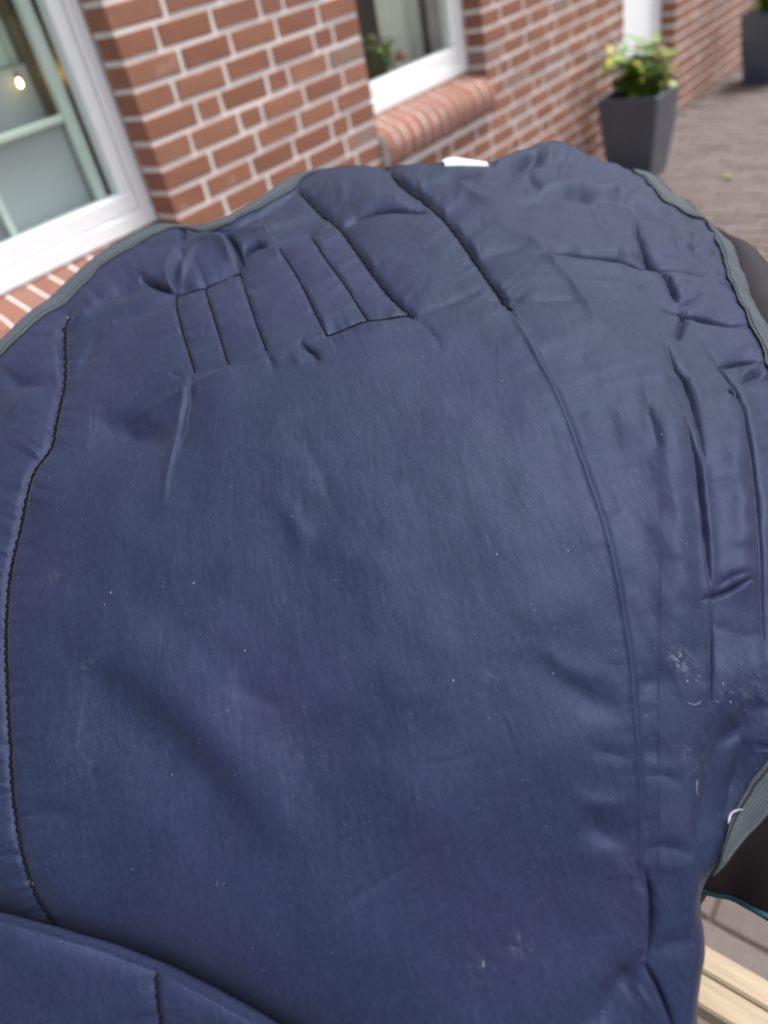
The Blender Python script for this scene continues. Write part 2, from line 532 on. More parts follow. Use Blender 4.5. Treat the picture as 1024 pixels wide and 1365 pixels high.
BH = CH - JT
def brick_proto(L, k, mat):
    rr = random.Random(k * 7 + int(L * 1000))
    b = MB().cbox(-L / 2, L / 2, 0.0, WD, -BH / 2, BH / 2, 0.0032)
    b.v = [(x + rr.uniform(-.0022, .0022), y + rr.uniform(-.0016, .0016), z + rr.uniform(-.0022, .0022)) for x, y, z in b.v]
    return b
protos = {}
for nm, L in (('s', 0.25 - JT), ('h', 0.125 - JT), ('t', 0.1875 - JT)):
    for k in range(4):
        b = brick_proto(L, k, None)
        protos[(nm, k)] = (b, b.mesh('brick', M_BRICK), b.mesh('brick', M_GREYBRICK), L)

# head joints measured on the pier between the windows, per course (0 = below the reference joint)
PIER = {-1: [.235, .49, .735, .99], 0: [.170, .427, .671, .800, 1.05], 1: [.237, .486, .736, .986], 2: [.170, .421, .669, .927, 1.053], 3: [.240, .361, .616, .740, .989],
        4: [.173, .424, .551, .805, 1.062], 5: [.237, .487, .739, .983], 6: [.170, .425, .675, .925, 1.046], 7: [.24, .49, .74, .994], 8: [.17, .42, .67, .80, 1.05]}
GREY = [(3.041, 1.083), (2.299, 1.015), (3.114, .84), (3.543, .759), (2.508, .834), (3.058, .754), (2.641, .681), (2.583, .586), (3.883, .761), (1.131, 1.248), (1.135, .918), (5.6, .62), (5.45, .8), (5.9, .55)]
def wild_row(x0, x1, prev, rr):
    """head joints of one course of the irregular bond: mostly stretchers, some headers, never above the joint below"""
    for tries in range(60):
        xs = []; x = x0; k = 0
        first = rr.choice([.25, .125, .1875, .25])
        while True:
            step = first if k == 0 else (.125 if rr.random() < .22 else .25)
            k += 1
            if x + step > x1 - 0.09: break
            x += step
            xs.append(x)
        if xs and (x1 - xs[-1]) > 0.27: xs.append(xs[-1] + .125)
        bad = sum(1 for a in xs for b in prev if abs(a - b) < .035)
        if bad <= tries // 6: return xs
    return xs
rr = random.Random(3)
bricks = []                                    # (xc, zc, L)
def fill(x0, x1, k0, k1, measured=None):
    prev = []
    for k in range(k0, k1 + 1):
        zc = ZJ - (k + 0.5) * CH
        js = measured.get(k) if measured and k in measured else wild_row(x0, x1, prev, rr)
        prev = js
        ed = [x0 - JT / 2] + list(js) + [x1 + JT / 2]
        for a, b in zip(ed[:-1], ed[1:]):
            if b - a < 0.04: continue
            bricks.append(((a + b) / 2, zc, b - a - JT))
KT, KB = -17, 18
kz = int(round((ZJ - ZT) / CH - .0))           # first course below the heads
ks = 9
fill(X_L, W1L, KT, KB); fill(W1R, W2L, KT, KB, PIER); fill(W2R, DL, KT, KB); fill(DR, X_R, KT, KB)
kh = int(math.floor((ZJ - ZT) / CH)) - 1
for a, b in ((W1L, W1R), (W2L, W2R)):
    fill(a + JT, b - JT, KT, kh)
    fill(a + JT, b - JT, 10, KB)
fill(DL + JT, DR - JT, KT, kh)
pts = np.array([(x, 0, z) for x, z, L in bricks])
P, dep = proj(pts)
order = sorted([(dep[i] / bricks[i][2] ** .5, i) for i in range(len(bricks)) if dep[i] > .3 and dep[i] < 8.2 and seen(P[i], 26)])
vis = set(i for _, i in order[:300])
bv, bf = [], []
for i, (x, z, L) in enumerate(bricks):
    nm = 's' if L > .2 else ('t' if L > .145 else 'h')
    k = rnd.randrange(4)
    b, mr, mg, L0 = protos[(nm, k)]
    sx = L / L0
    dy = rnd.uniform(-.0012, .0012)
    if i in vis:
        grey = any(abs(x - gx) < L / 2 + .01 and abs(z - gz) < CH / 2 for gx, gz in GREY)
        o = bpy.data.objects.new('brick', mg if grey else mr)
        o.location = (x, dy, z); o.scale = (sx, 1, 1); o.rotation_euler = (rnd.uniform(-.006, .006), rnd.uniform(-.004, .004), 0)
        link(o, wall)
    else:
        n = len(bv)
        bv += [(x + a * sx, q + dy, z + c) for a, q, c in b.v]
        bf += [tuple(n + q for q in f) for f in b.f]
o = hobj('brick_field', mesh_np('brick_field', bv, bf, M_BRICK), wall); tag(o, kind='stuff')

# brick sills: rounded nose bricks laid on edge
SILLP = [(.118, .941), (.012, .906), (-.018, .886), (-.038, .855), (-.047, .826), (-.046, .790), (-.040, .759), (-.012, .734), (.03, .742), (.118, .80)]
def sill(x0, x1):
    mb = MB().prism([(y * .95 + .003 if y < .05 else y, z - .003 if y > -.02 else z) for y, z in SILLP], x0 + .002, x1 - .002)
    bed = hobj('window_sill', mb.mesh('window_sill', M_MORTAR))
    n = int(round((x1 - x0) / .0835)); w = (x1 - x0) / n
    mv = []
    for k in range(4):
        q = MB().prism(SILLP, -w / 2 + .0070, w / 2 - .0070)
        rr2 = random.Random(40 + k)
        q.v = [(x + rr2.uniform(-.0015, .0015), y + rr2.uniform(-.0015, .0015), z + rr2.uniform(-.0012, .0012)) for x, y, z in q.v]
        mv.append(q.mesh('sill_brick', M_SILL))
    for i in range(n):
        o = bpy.data.objects.new('sill_brick', mv[rnd.randrange(4)])
        o.location = (x0 + (i + .5) * w, rnd.uniform(-.002, .002), rnd.uniform(-.0015, .0015))
        link(o, bed)
sill(W1L + .004, W1R - .004)
sill(W2L + .004, W2R - .004)

def window(x0, x1, z0, z1, side=0.105, bot=0.13):
    """white frame in the reveal: outer frame, inset sash, glazing bead, one pane"""
    w = empty('window', (0, 0, 0)); w.parent = house; w.matrix_parent_inverse = Matrix.Translation(-HOFF)
    f = MB()
    y0, y1 = .114, .19
    f.cbox(x0, x1, y0, y1, z0, z0 + .060, .004)
    f.cbox(x0, x1, y0, y1, z1 - .055, z1, .004)
    f.cbox(x0, x0 + .050, y0 + .001, y1, z0 + .058, z1 - .053, .004)
    f.cbox(x1 - .050, x1, y0 + .001, y1, z0 + .058, z1 - .053, .004)
    fo = obj('frame', f.mesh('frame', M_WHITE), w)
    s = MB()
    sy0 = .122
    a0, a1, b0, b1 = x0 + .052, x1 - .052, z0 + .062, z1 - .057
    s.cbox(a0, a1, sy0, .188, b0, z0 + bot, .006)
    s.cbox(a0, a1, sy0, .188, z1 - .105, b1, .006)
    s.cbox(a0, x0 + side, sy0 + .0015, .188, z0 + bot - .003, z1 - .102, .006)
    s.cbox(x1 - side, a1, sy0 + .0015, .188, z0 + bot - .003, z1 - .102, .006)
    obj('sash', s.mesh('sash', M_WHITE), w)
    p = MB().box(x0 + side - .006, x1 - side + .006, .140, .144, z0 + bot - .006, z1 - .099)
    obj('pane', p.mesh('pane', M_GLASS), w)
    return w
win1 = window(W1L + .004, W1R - .004, .944, ZT)
win2 = window(W2L + .004, W2R - .004, .944, ZT)
# inner glazing bars of the left window
b = MB()
b.cbox(-.165, -.122, .190, .222, 1.010, 2.24, .004)
obj('glazing_bar', b.mesh('glazing_bar', M_PALEGREEN), win1)
b = MB().cbox(-1.22, -.166, .194, .218, 1.332, 1.356, .004)
obj('glazing_bar', b.mesh('glazing_bar', M_PALEGREEN), win1)
b = MB().cbox(-.520, -.496, .196, .218, 1.010, 1.331, .004)
obj('glazing_bar', b.mesh('glazing_bar', M_PALEGREEN), win1)
b = MB().box(-1.22, -.166, .228, .234, 1.00, 1.345)  # flat panels added behind the pane to stand in for its reflections
obj('reflection_panel', b.mesh('reflection_panel', M_REFLECTION), win1)
b = MB().box(-1.22, -.166, .30, .306, 1.345, 1.515)
obj('reflection_panel', b.mesh('reflection_panel', M_REFLECTION), win1)
b = MB().box(-1.22, -.166, .33, .336, 1.518, 2.45)
obj('reflection_panel', b.mesh('reflection_panel', plain('green_grey_reflection', (.5, .58, .48), .8, .3, 7)), win1)  # darker green-grey reflection put into this upper panel's colour
# door
d = empty('door', (0, 0, 0)); d.parent = house; d.matrix_parent_inverse = Matrix.Translation(-HOFF)
f = MB()
f.cbox(DL + .004, DL + .075, .114, .20, .02, ZT, .005); f.cbox(DR - .075, DR - .004, .114, .20, .02, ZT, .005); f.cbox(DL + .0755, DR - .0755, .114, .20, ZT - .075, ZT, .005)
obj('door_frame', f.mesh('door_frame', M_WHITE), d)
f = MB().cbox(DL + .078, DR - .078, .135, .185, .03, ZT - .078, .004)
obj('door_leaf', f.mesh('door_leaf', M_WHITE), d)
for z0, z1 in ((.18, .98), (1.12, 2.08)):
    f = MB().cbox(DL + .20, DR - .20, .126, .137, z0, z1, .005)
    obj('door_panel', f.mesh('door_panel', M_WHITE), d)
f = MB().tube([(DL + .13, .135, 1.05), (DL + .13, .085, 1.05), (DL + .24, .085, 1.05)], .009, 8)
obj('handle', f.mesh('handle', plain('steel', (.5, .5, .5), .3), True), d)
f = MB().cbox(DL + .004, DR - .004, -.02, .30, 0.0, .028, .004)
obj('threshold', f.mesh('threshold', plain('threshold_stone', (.25, .24, .23), .8)), d)
# rooms behind the windows (closed so the interior is as dim as a real room)
m = MB()
RZ0, RZ1, RY0, RY1 = .02, 2.60, .345, 3.4
m.box(X_L, X_R, RY1, RY1 + .1, 0, TOPZ)
m.box(X_L, X_R, RY0, RY1, RZ1, RZ1 + .1)
m.box(X_L, X_L + .1, RY0, RY1, 0, RZ1); m.box(X_R - .1, X_R, RY0, RY1, 0, RZ1)
m.box(.55, .65, RY0, RY1, 0, RZ1)
hobj('interior', m.mesh('interior', M_ROOM))
hobj('interior_floor', MB().box(X_L + .1, X_R - .1, RY0, RY1, .0, .03).mesh('interior_floor', M_ROOMFLOOR))
for a, b in ((W1L, W1R), (W2L, W2R)):
    hobj('inner_sill', MB().cbox(a - .03, b + .03, .20, .42, .955, .985, .004).mesh('inner_sill', M_WHITE))
rf = MB(); rf.prism([(-.12, TOPZ + .01), (3.6, TOPZ + .01), (1.8, TOPZ + 1.9)], X_L - .2, X_R + .2)
hobj('roof', rf.mesh('roof', M_ROOF))

# things behind the panes; the beige curtain is added in place of a reflection
def drape(name, x0, x1, y, z0, z1, mat, label, waves=9, amp=.02):
    V, F = [], []
    n = 60
    for i in range(n + 1):
        u = i / n
        yy = y + amp * math.sin(u * waves * 2 * math.pi) + .4 * amp * math.sin(u * 23 + 1)
        for dy in (0, .004):
            V.append((x0 + (x1 - x0) * u, yy + dy, z0)); V.append((x0 + (x1 - x0) * u, yy + dy, z1))
    for i in range(n):
        a = i * 4
        F += [(a, a + 4, a + 5, a + 1), (a + 2, a + 3, a + 7, a + 6), (a + 1, a + 5, a + 7, a + 3), (a, a + 2, a + 6, a + 4)]
    F += [(0, 1, 3, 2), (n * 4, n * 4 + 2, n * 4 + 3, n * 4 + 1)]
    o = obj(name, mesh_np(name, V, F, mat, True))
    tag(o, label, 'curtain')
drape('curtain', 1.82, 2.17, .36, .99, 2.5, M_BEIGE_REFLECTION, 'beige curtain added behind the smaller window in place of a reflection', 3, .012)
drape('curtain', -.13, .12, .44, 1.0, 2.5, M_OLIVE, 'olive curtain strip behind the large left window beside its frame', 3, .015)
for (x, z, yb), lab in (((-.232, 1.468, .262), 'warm glowing bulb behind the left window, nearer the picture edge'), ((.052, 1.441, .41), 'warm glowing bulb behind the left window, close to its white frame')):
    e = empty('light_bulb', (x, yb, z))
    tag(e, lab, 'light bulb', 'lit bulbs behind the left window')
    q = MB(); q.tube([(0, 0, -.013), (0, 0, -.010), (0, 0, -.002), (0, 0, .008), (0, 0, .014)], [.0015, .006, .0078, .006, .003], 10)
    obj('bulb', q.mesh('bulb', M_BULB, True), e)
    obj('socket', MB().tube([(0, 0, .0142), (0, 0, .032)], .005, 8).mesh('socket', M_STEM), e)
    obj('wire', MB().tube([(0, 0, .0322), (0, 0, 1.15)], .0012, 5).mesh('wire', M_STEM), e)

# ------------------------------------------------------------------ leaves, shrubs, planters
def leaf_mesh(k, L=1.0, Wd=.5):
    rr3 = random.Random(k)
    n = 6; V = []; F = []
    for i in range(n + 1):
        u = i / n
        w = Wd * .5 * math.sin(math.pi * min(1, u * .96 + .02)) ** .8
        z = -.22 * u * u + rr3.uniform(-.015, .015)
        V += [(-w, u * L, z + .10 * w / Wd + rr3.uniform(-.02, .02)), (0, u * L, z - .03), (w, u * L, z + .10 * w / Wd + rr3.uniform(-.02, .02))]
    for i in range(n):
        a = i * 3
        F += [(a, a + 1, a + 4, a + 3), (a + 1, a + 2, a + 5, a + 4)]
    return V, F
LEAFS = []
for k in range(5):
    V, F = leaf_mesh(k)
    LEAFS.append(mesh_np('leaf', V, F, M_LEAF, True))
def orient(nrm, roll):
    q = Vector(nrm).normalized().to_track_quat('Y', 'Z')
    return (q.to_matrix() @ Matrix.Rotation(roll, 3, 'Y')).to_euler()
def shrub(name, base, rad, hgt, nleaf, seed, label, blooms, cat='shrub', group=None, lsize=(.08, .13)):
    r4 = random.Random(seed)
    e = empty(name, base); tag(e, label, cat, group)
    st = MB(); tips = []
    for i in range(22):
        a = r4.uniform(0, 6.28); q = r4.uniform(.15, .9)
        tip = Vector((math.cos(a) * rad * q, math.sin(a) * rad * q, hgt * r4.uniform(.55, .95)))
        mid = Vector((tip.x * .35, tip.y * .35, tip.z * .5))
        st.tube([(tip.x * .12, tip.y * .12, -.01), mid, tip], [.005, .004, .002], 5)
        tips.append((mid, tip))
    obj('stem', st.mesh('stem', M_STEM, True), e)
    for i in range(nleaf):
        mid, tip = r4.choice(tips)
        u = r4.uniform(-.55, 1.0)
        p = mid.lerp(tip, u) if u > 0 else mid * (1 + u)
        a = r4.uniform(0, 6.28)
        d = Vector((math.cos(a), math.sin(a), r4.uniform(-.25, .75)))
        o = bpy.data.objects.new('leaf', LEAFS[r4.randrange(5)])
        o.location = p + d * .02
        o.rotation_euler = orient(d, r4.uniform(-.5, .5))
        s = r4.uniform(*lsize); o.scale = (s, s, s)
        link(o, e)
    for (bx, by, bz, br, mat) in blooms:
        V, F = [], []
        for i in range(70):
            th = r4.uniform(0, 6.28); ph = math.acos(r4.uniform(-.35, 1))
            dv = Vector((math.sin(ph) * math.cos(th), math.sin(ph) * math.sin(th), math.cos(ph)))
            c = dv * br * r4.uniform(.75, 1.05)
            t1 = dv.orthogonal().normalized(); t2 = dv.cross(t1)
            n = len(V); s = br * .34; rot = r4.uniform(0, 1.57)
            for k in range(4):
                w = rot + k * 1.571
                V.append(tuple(c + t1 * math.cos(w) * s + t2 * math.sin(w) * s + dv * r4.uniform(-.1, .25) * s))
            V.append(tuple(c - dv * s * .25))
            F += [(n, n + 1, n + 4), (n + 1, n + 2, n + 4), (n + 2, n + 3, n + 4), (n + 3, n, n + 4)]
        o = obj('flower_head', mesh_np('flower_head', V, F, mat), e); o.location = (bx, by, bz)
    return e
def planter(loc, label, top=.395, bot=.285, H=.52):
    e = empty('planter', loc); tag(e, label, 'planter', 'tapered anthracite planters along the wall')
    V = []
    def ring(h, z): return [(-h, -h, z), (h, -h, z), (h, h, z), (-h, h, z)]
    tb, tt = bot / 2, top / 2
    # body: slightly rounded vertical edges, wall thickness, no lid
    prof = []
    def rring(h, z, c):
        return [(-h + c, -h, z), (h - c, -h, z), (h, -h + c, z), (h, h - c, z), (h - c, h, z), (-h + c, h, z), (-h, h - c, z), (-h, -h + c, z)]
    levels = [(tb - .01, 0.0, .012), (tb, .008, .012), (tb + (tt - tb) * .5 + .004, H * .5, .012), (tt - .004, H - .035, .012), (tt, H - .006, .012), (tt - .004, H, .012), (tt - .022, H, .010), (tt - .026, H - .02, .010), (tt - .05, H - .10, .01)]
    V = [p for h, z, c in levels for p in rring(h, z, c)]
    F = [tuple(range(7, -1, -1))]
    for i in range(len(levels) - 1):
        for k in range(8):
            k2 = (k + 1) % 8
            F.append((i * 8 + k, i * 8 + k2, (i + 1) * 8 + k2, (i + 1) * 8 + k))
    obj('pot', mesh_np('pot', V, F, M_POT), e)
    s = tt - .04
    V, F = [], []
    n = 12; r5 = random.Random(2)
    for i in range(n + 1):
        for j in range(n + 1):
            V.append((-s + 2 * s * i / n, -s + 2 * s * j / n, H - .075 + r5.uniform(-.006, .010)))
    for i in range(n):
        for j in range(n):
            a = i * (n + 1) + j
            F.append((a, a + n + 1, a + n + 2, a + 1))
    obj('soil', mesh_np('soil', V, F, M_SOIL), e)
    return e
P1 = (3.462, -.325, .0)
P2 = (5.93, -.425, .0)
planter(P1, 'tapered dark grey square planter with a shrub, against the wall by the white door')
planter(P2, 'tapered dark grey square planter farther off, cut by the right edge of the picture')
shrub('hydrangea_shrub', (P1[0] + .0, P1[1], .445), .30, .35, 300, 5, 'yellow-green leafy shrub with cream flower heads in the nearer planter',
      [(-.02, -.13, .27, .040, M_BLOOM)], 'shrub', 'shrubs in the planters')
shrub('hydrangea_shrub', (P2[0], P2[1], .445), .23, .38, 240, 9, 'green leafy shrub in the farther planter, cut by the picture corner',
      [(.05, .05, .42, .045, M_BLOOM)], 'shrub', 'shrubs in the planters')
# pot plant added inside the smaller window, replacing one reflected in the glass
e = shrub('window_plant', (1.68, .27, 1.03), .11, .20, 110, 21, 'green pot plant with red flowers added inside the smaller window for a reflected plant', [(.13, -.02, .07, .028, M_REDBLOOM)], 'plant', None, (.04, .06))
q = MB(); q.tube([(0, 0, -.044), (0, 0, -.04), (0, 0, .01), (0, 0, .02)], [.04, .045, .06, .062], 14)
obj('flower_pot', q.mesh('flower_pot', M_TERRA), e)
# weed growing in a paving joint
e = empty('weed', (3.424, -.915, 0)); tag(e, 'small yellow-green weed growing from a joint in the paving', 'weed')
for i in range(9):
    o = bpy.data.objects.new('leaf', LEAFS[i % 5]); a = i * .7
    d = Vector((math.cos(a), math.sin(a), rnd.uniform(.15, .7)))
    o.location = (0, 0, .004); o.rotation_euler = orient(d, 0); s = rnd.uniform(.03, .05); o.scale = (s * .7, s, s)
    link(o, e)

# ------------------------------------------------------------------ the blanket
FWD = np.array([0.70447744, 0.70972638, 0.0])
RGT = np.array([0.70972638, -0.70447744, 0.0])
def Hbase(s, t):
    z = 1.42 - .56 * np.exp(-np.maximum(t, -.3) / .5)
    z = z - .45 * np.maximum(s - .16, 0) ** 2 - .12 * s ** 2
    return z
def lay(px):
    """where the drape lies along the line of sight through the measured photo points: returns s, t, z"""
    px = np.asarray(px, float)
    d = np.stack([(px[..., 0] - 512) / FPX, -(px[..., 1] - 682.5) / FPX, -np.ones(px.shape[:-1])], -1) @ MC.T
    ds, dt, dz = d @ RGT, d @ FWD, d[..., 2]
    lo = np.full(ds.shape, .05); hi = np.full(ds.shape, 2.6)
    for _ in range(38):
        mid = .5 * (lo + hi)
        up = CAM[2] + mid * dz - Hbase(mid * ds, mid * dt) > 0
        lo = np.where(up, mid, lo); hi = np.where(up, hi, mid)
    k = .5 * (lo + hi)
    return k * ds, k * dt, CAM[2] + k * dz
def resample(pts, n=None, step=None, smooth=True):
    p = np.asarray(pts, float)
    if smooth and len(p) > 2:                   # Catmull-Rom
        q = np.vstack([2 * p[0] - p[1], p, 2 * p[-1] - p[-2]])
        out = []
        for i in range(1, len(q) - 2):
            u = np.linspace(0, 1, 12, endpoint=False)[:, None]
            a, b, c, dd = q[i - 1], q[i], q[i + 1], q[i + 2]
            out.append(.5 * (2 * b + (c - a) * u + (2 * a - 5 * b + 4 * c - dd) * u ** 2 + (3 * b - a - 3 * c + dd) * u ** 3))
        p = np.vstack(out + [p[-1:]])
    L = np.r_[0, np.cumsum(np.linalg.norm(np.diff(p, axis=0), axis=1))]
    if n is None: n = max(2, int(L[-1] / step) + 1)
    u = np.linspace(0, L[-1], n)
    return np.stack([np.interp(u, L, p[:, 0]), np.interp(u, L, p[:, 1])], 1)

def lattice(seed, n=64): return np.random.default_rng(seed).uniform(-1, 1, (n, n))
def vnoise(x, y, seed):
    g = lattice(seed); n = g.shape[0]
    xi = np.floor(x).astype(int); yi = np.floor(y).astype(int)
    fx = x - xi; fy = y - yi
    fx = fx * fx * fx * (fx * (fx * 6 - 15) + 10); fy = fy * fy * fy * (fy * (fy * 6 - 15) + 10)
    a = g[xi % n, yi % n]; b = g[(xi + 1) % n, yi % n]; c = g[xi % n, (yi + 1) % n]; d = g[(xi + 1) % n, (yi + 1) % n]
    return (a * (1 - fx) + b * fx) * (1 - fy) + (c * (1 - fx) + d * fx) * fy
def fbm(x, y, seed, oct=3, gain=.5):
    r = 0; a = 1.0
    for o in range(oct):
        r = r + a * vnoise(x * 2 ** o + 7.3 * o, y * 2 ** o - 3.1 * o, seed + o); a *= gain
    return r
def poly_dist(X, Y, pts):
    """distance, arc position and signed side of every point to a polyline (same units as pts)"""
    best = np.full(X.shape, 1e9); arc = np.zeros(X.shape); sgn = np.ones(X.shape)
    L = 0.0; tot = np.sum(np.linalg.norm(np.diff(pts, axis=0), axis=1))
    for a, b in zip(pts[:-1], pts[1:]):
        e = b - a; l = np.hypot(*e)
        if l < 1e-6: continue
        ux = X - a[0]; uy = Y - a[1]
        tt = np.clip((ux * e[0] + uy * e[1]) / l ** 2, 0, 1)
        dx = ux - tt * e[0]; dy = uy - tt * e[1]
        d = np.hypot(dx, dy)
        m = d < best
        best = np.where(m, d, best); arc = np.where(m, L + tt * l, arc)
        sgn = np.where(m, np.sign(e[0] * uy - e[1] * ux), sgn)
        L += l
    return best, arc, sgn, tot

# stitched seams: points, groove depth (mm), groove width (px), quilting depth (mm), quilting reach (px), double row
SEAMS = {
 'left': ([(88, 418), (82, 440), (80, 500), (70, 560), (66, 590), (48, 620), (35, 655), (22, 700), (10, 745), (4, 790), (5, 860), (8, 930), (14, 1000), (18, 1060), (26, 1120), (38, 1180), (55, 1236)], 2.2, 5, 4.0, 30, 2),
 'box_a1': ([(231, 388), (240, 430), (252, 470), (261, 498)], 1.1, 3, 0.9, 18, 1),
 'box_a2': ([(270, 375), (283, 415), (295, 455), (306, 487)], 0.9, 3, 0.7, 14, 1),
 'box_a3': ([(317, 354), (327, 385), (342, 430), (357, 470)], 1.2, 3, 1.2, 18, 1),
 'box_a_top': ([(231, 389), (270, 375), (317, 355)], 1.8, 4, 2.0, 16, 1),
 'box_b1': ([(372, 329), (395, 365), (420, 415), (436, 447)], 1.1, 3, 0.9, 16, 1),
 'box_b2': ([(415, 312), (435, 345), (465, 385), (490, 426)], 0.9, 3, 0.7, 14, 1),
 'box_b_bottom': ([(436, 447), (462, 437), (490, 427), (520, 424), (549, 416)], 1.1, 3, 1.2, 16, 1),
 'middle': ([(398, 250), (420, 268), (450, 295), (475, 330), (500, 365), (525, 395), (550, 418)], 2.2, 4.5, 2.2, 24, 2),
 'right': ([(520, 222), (535, 240), (555, 252), (580, 275), (605, 305), (625, 332), (640, 352), (655, 375), (682, 410)], 2.2, 4.5, 2.4, 26, 2),
 'front': ([(203, 1300), (206, 1330), (212, 1370), (220, 1440)], 2.0, 5, 3.0, 25, 2),
}
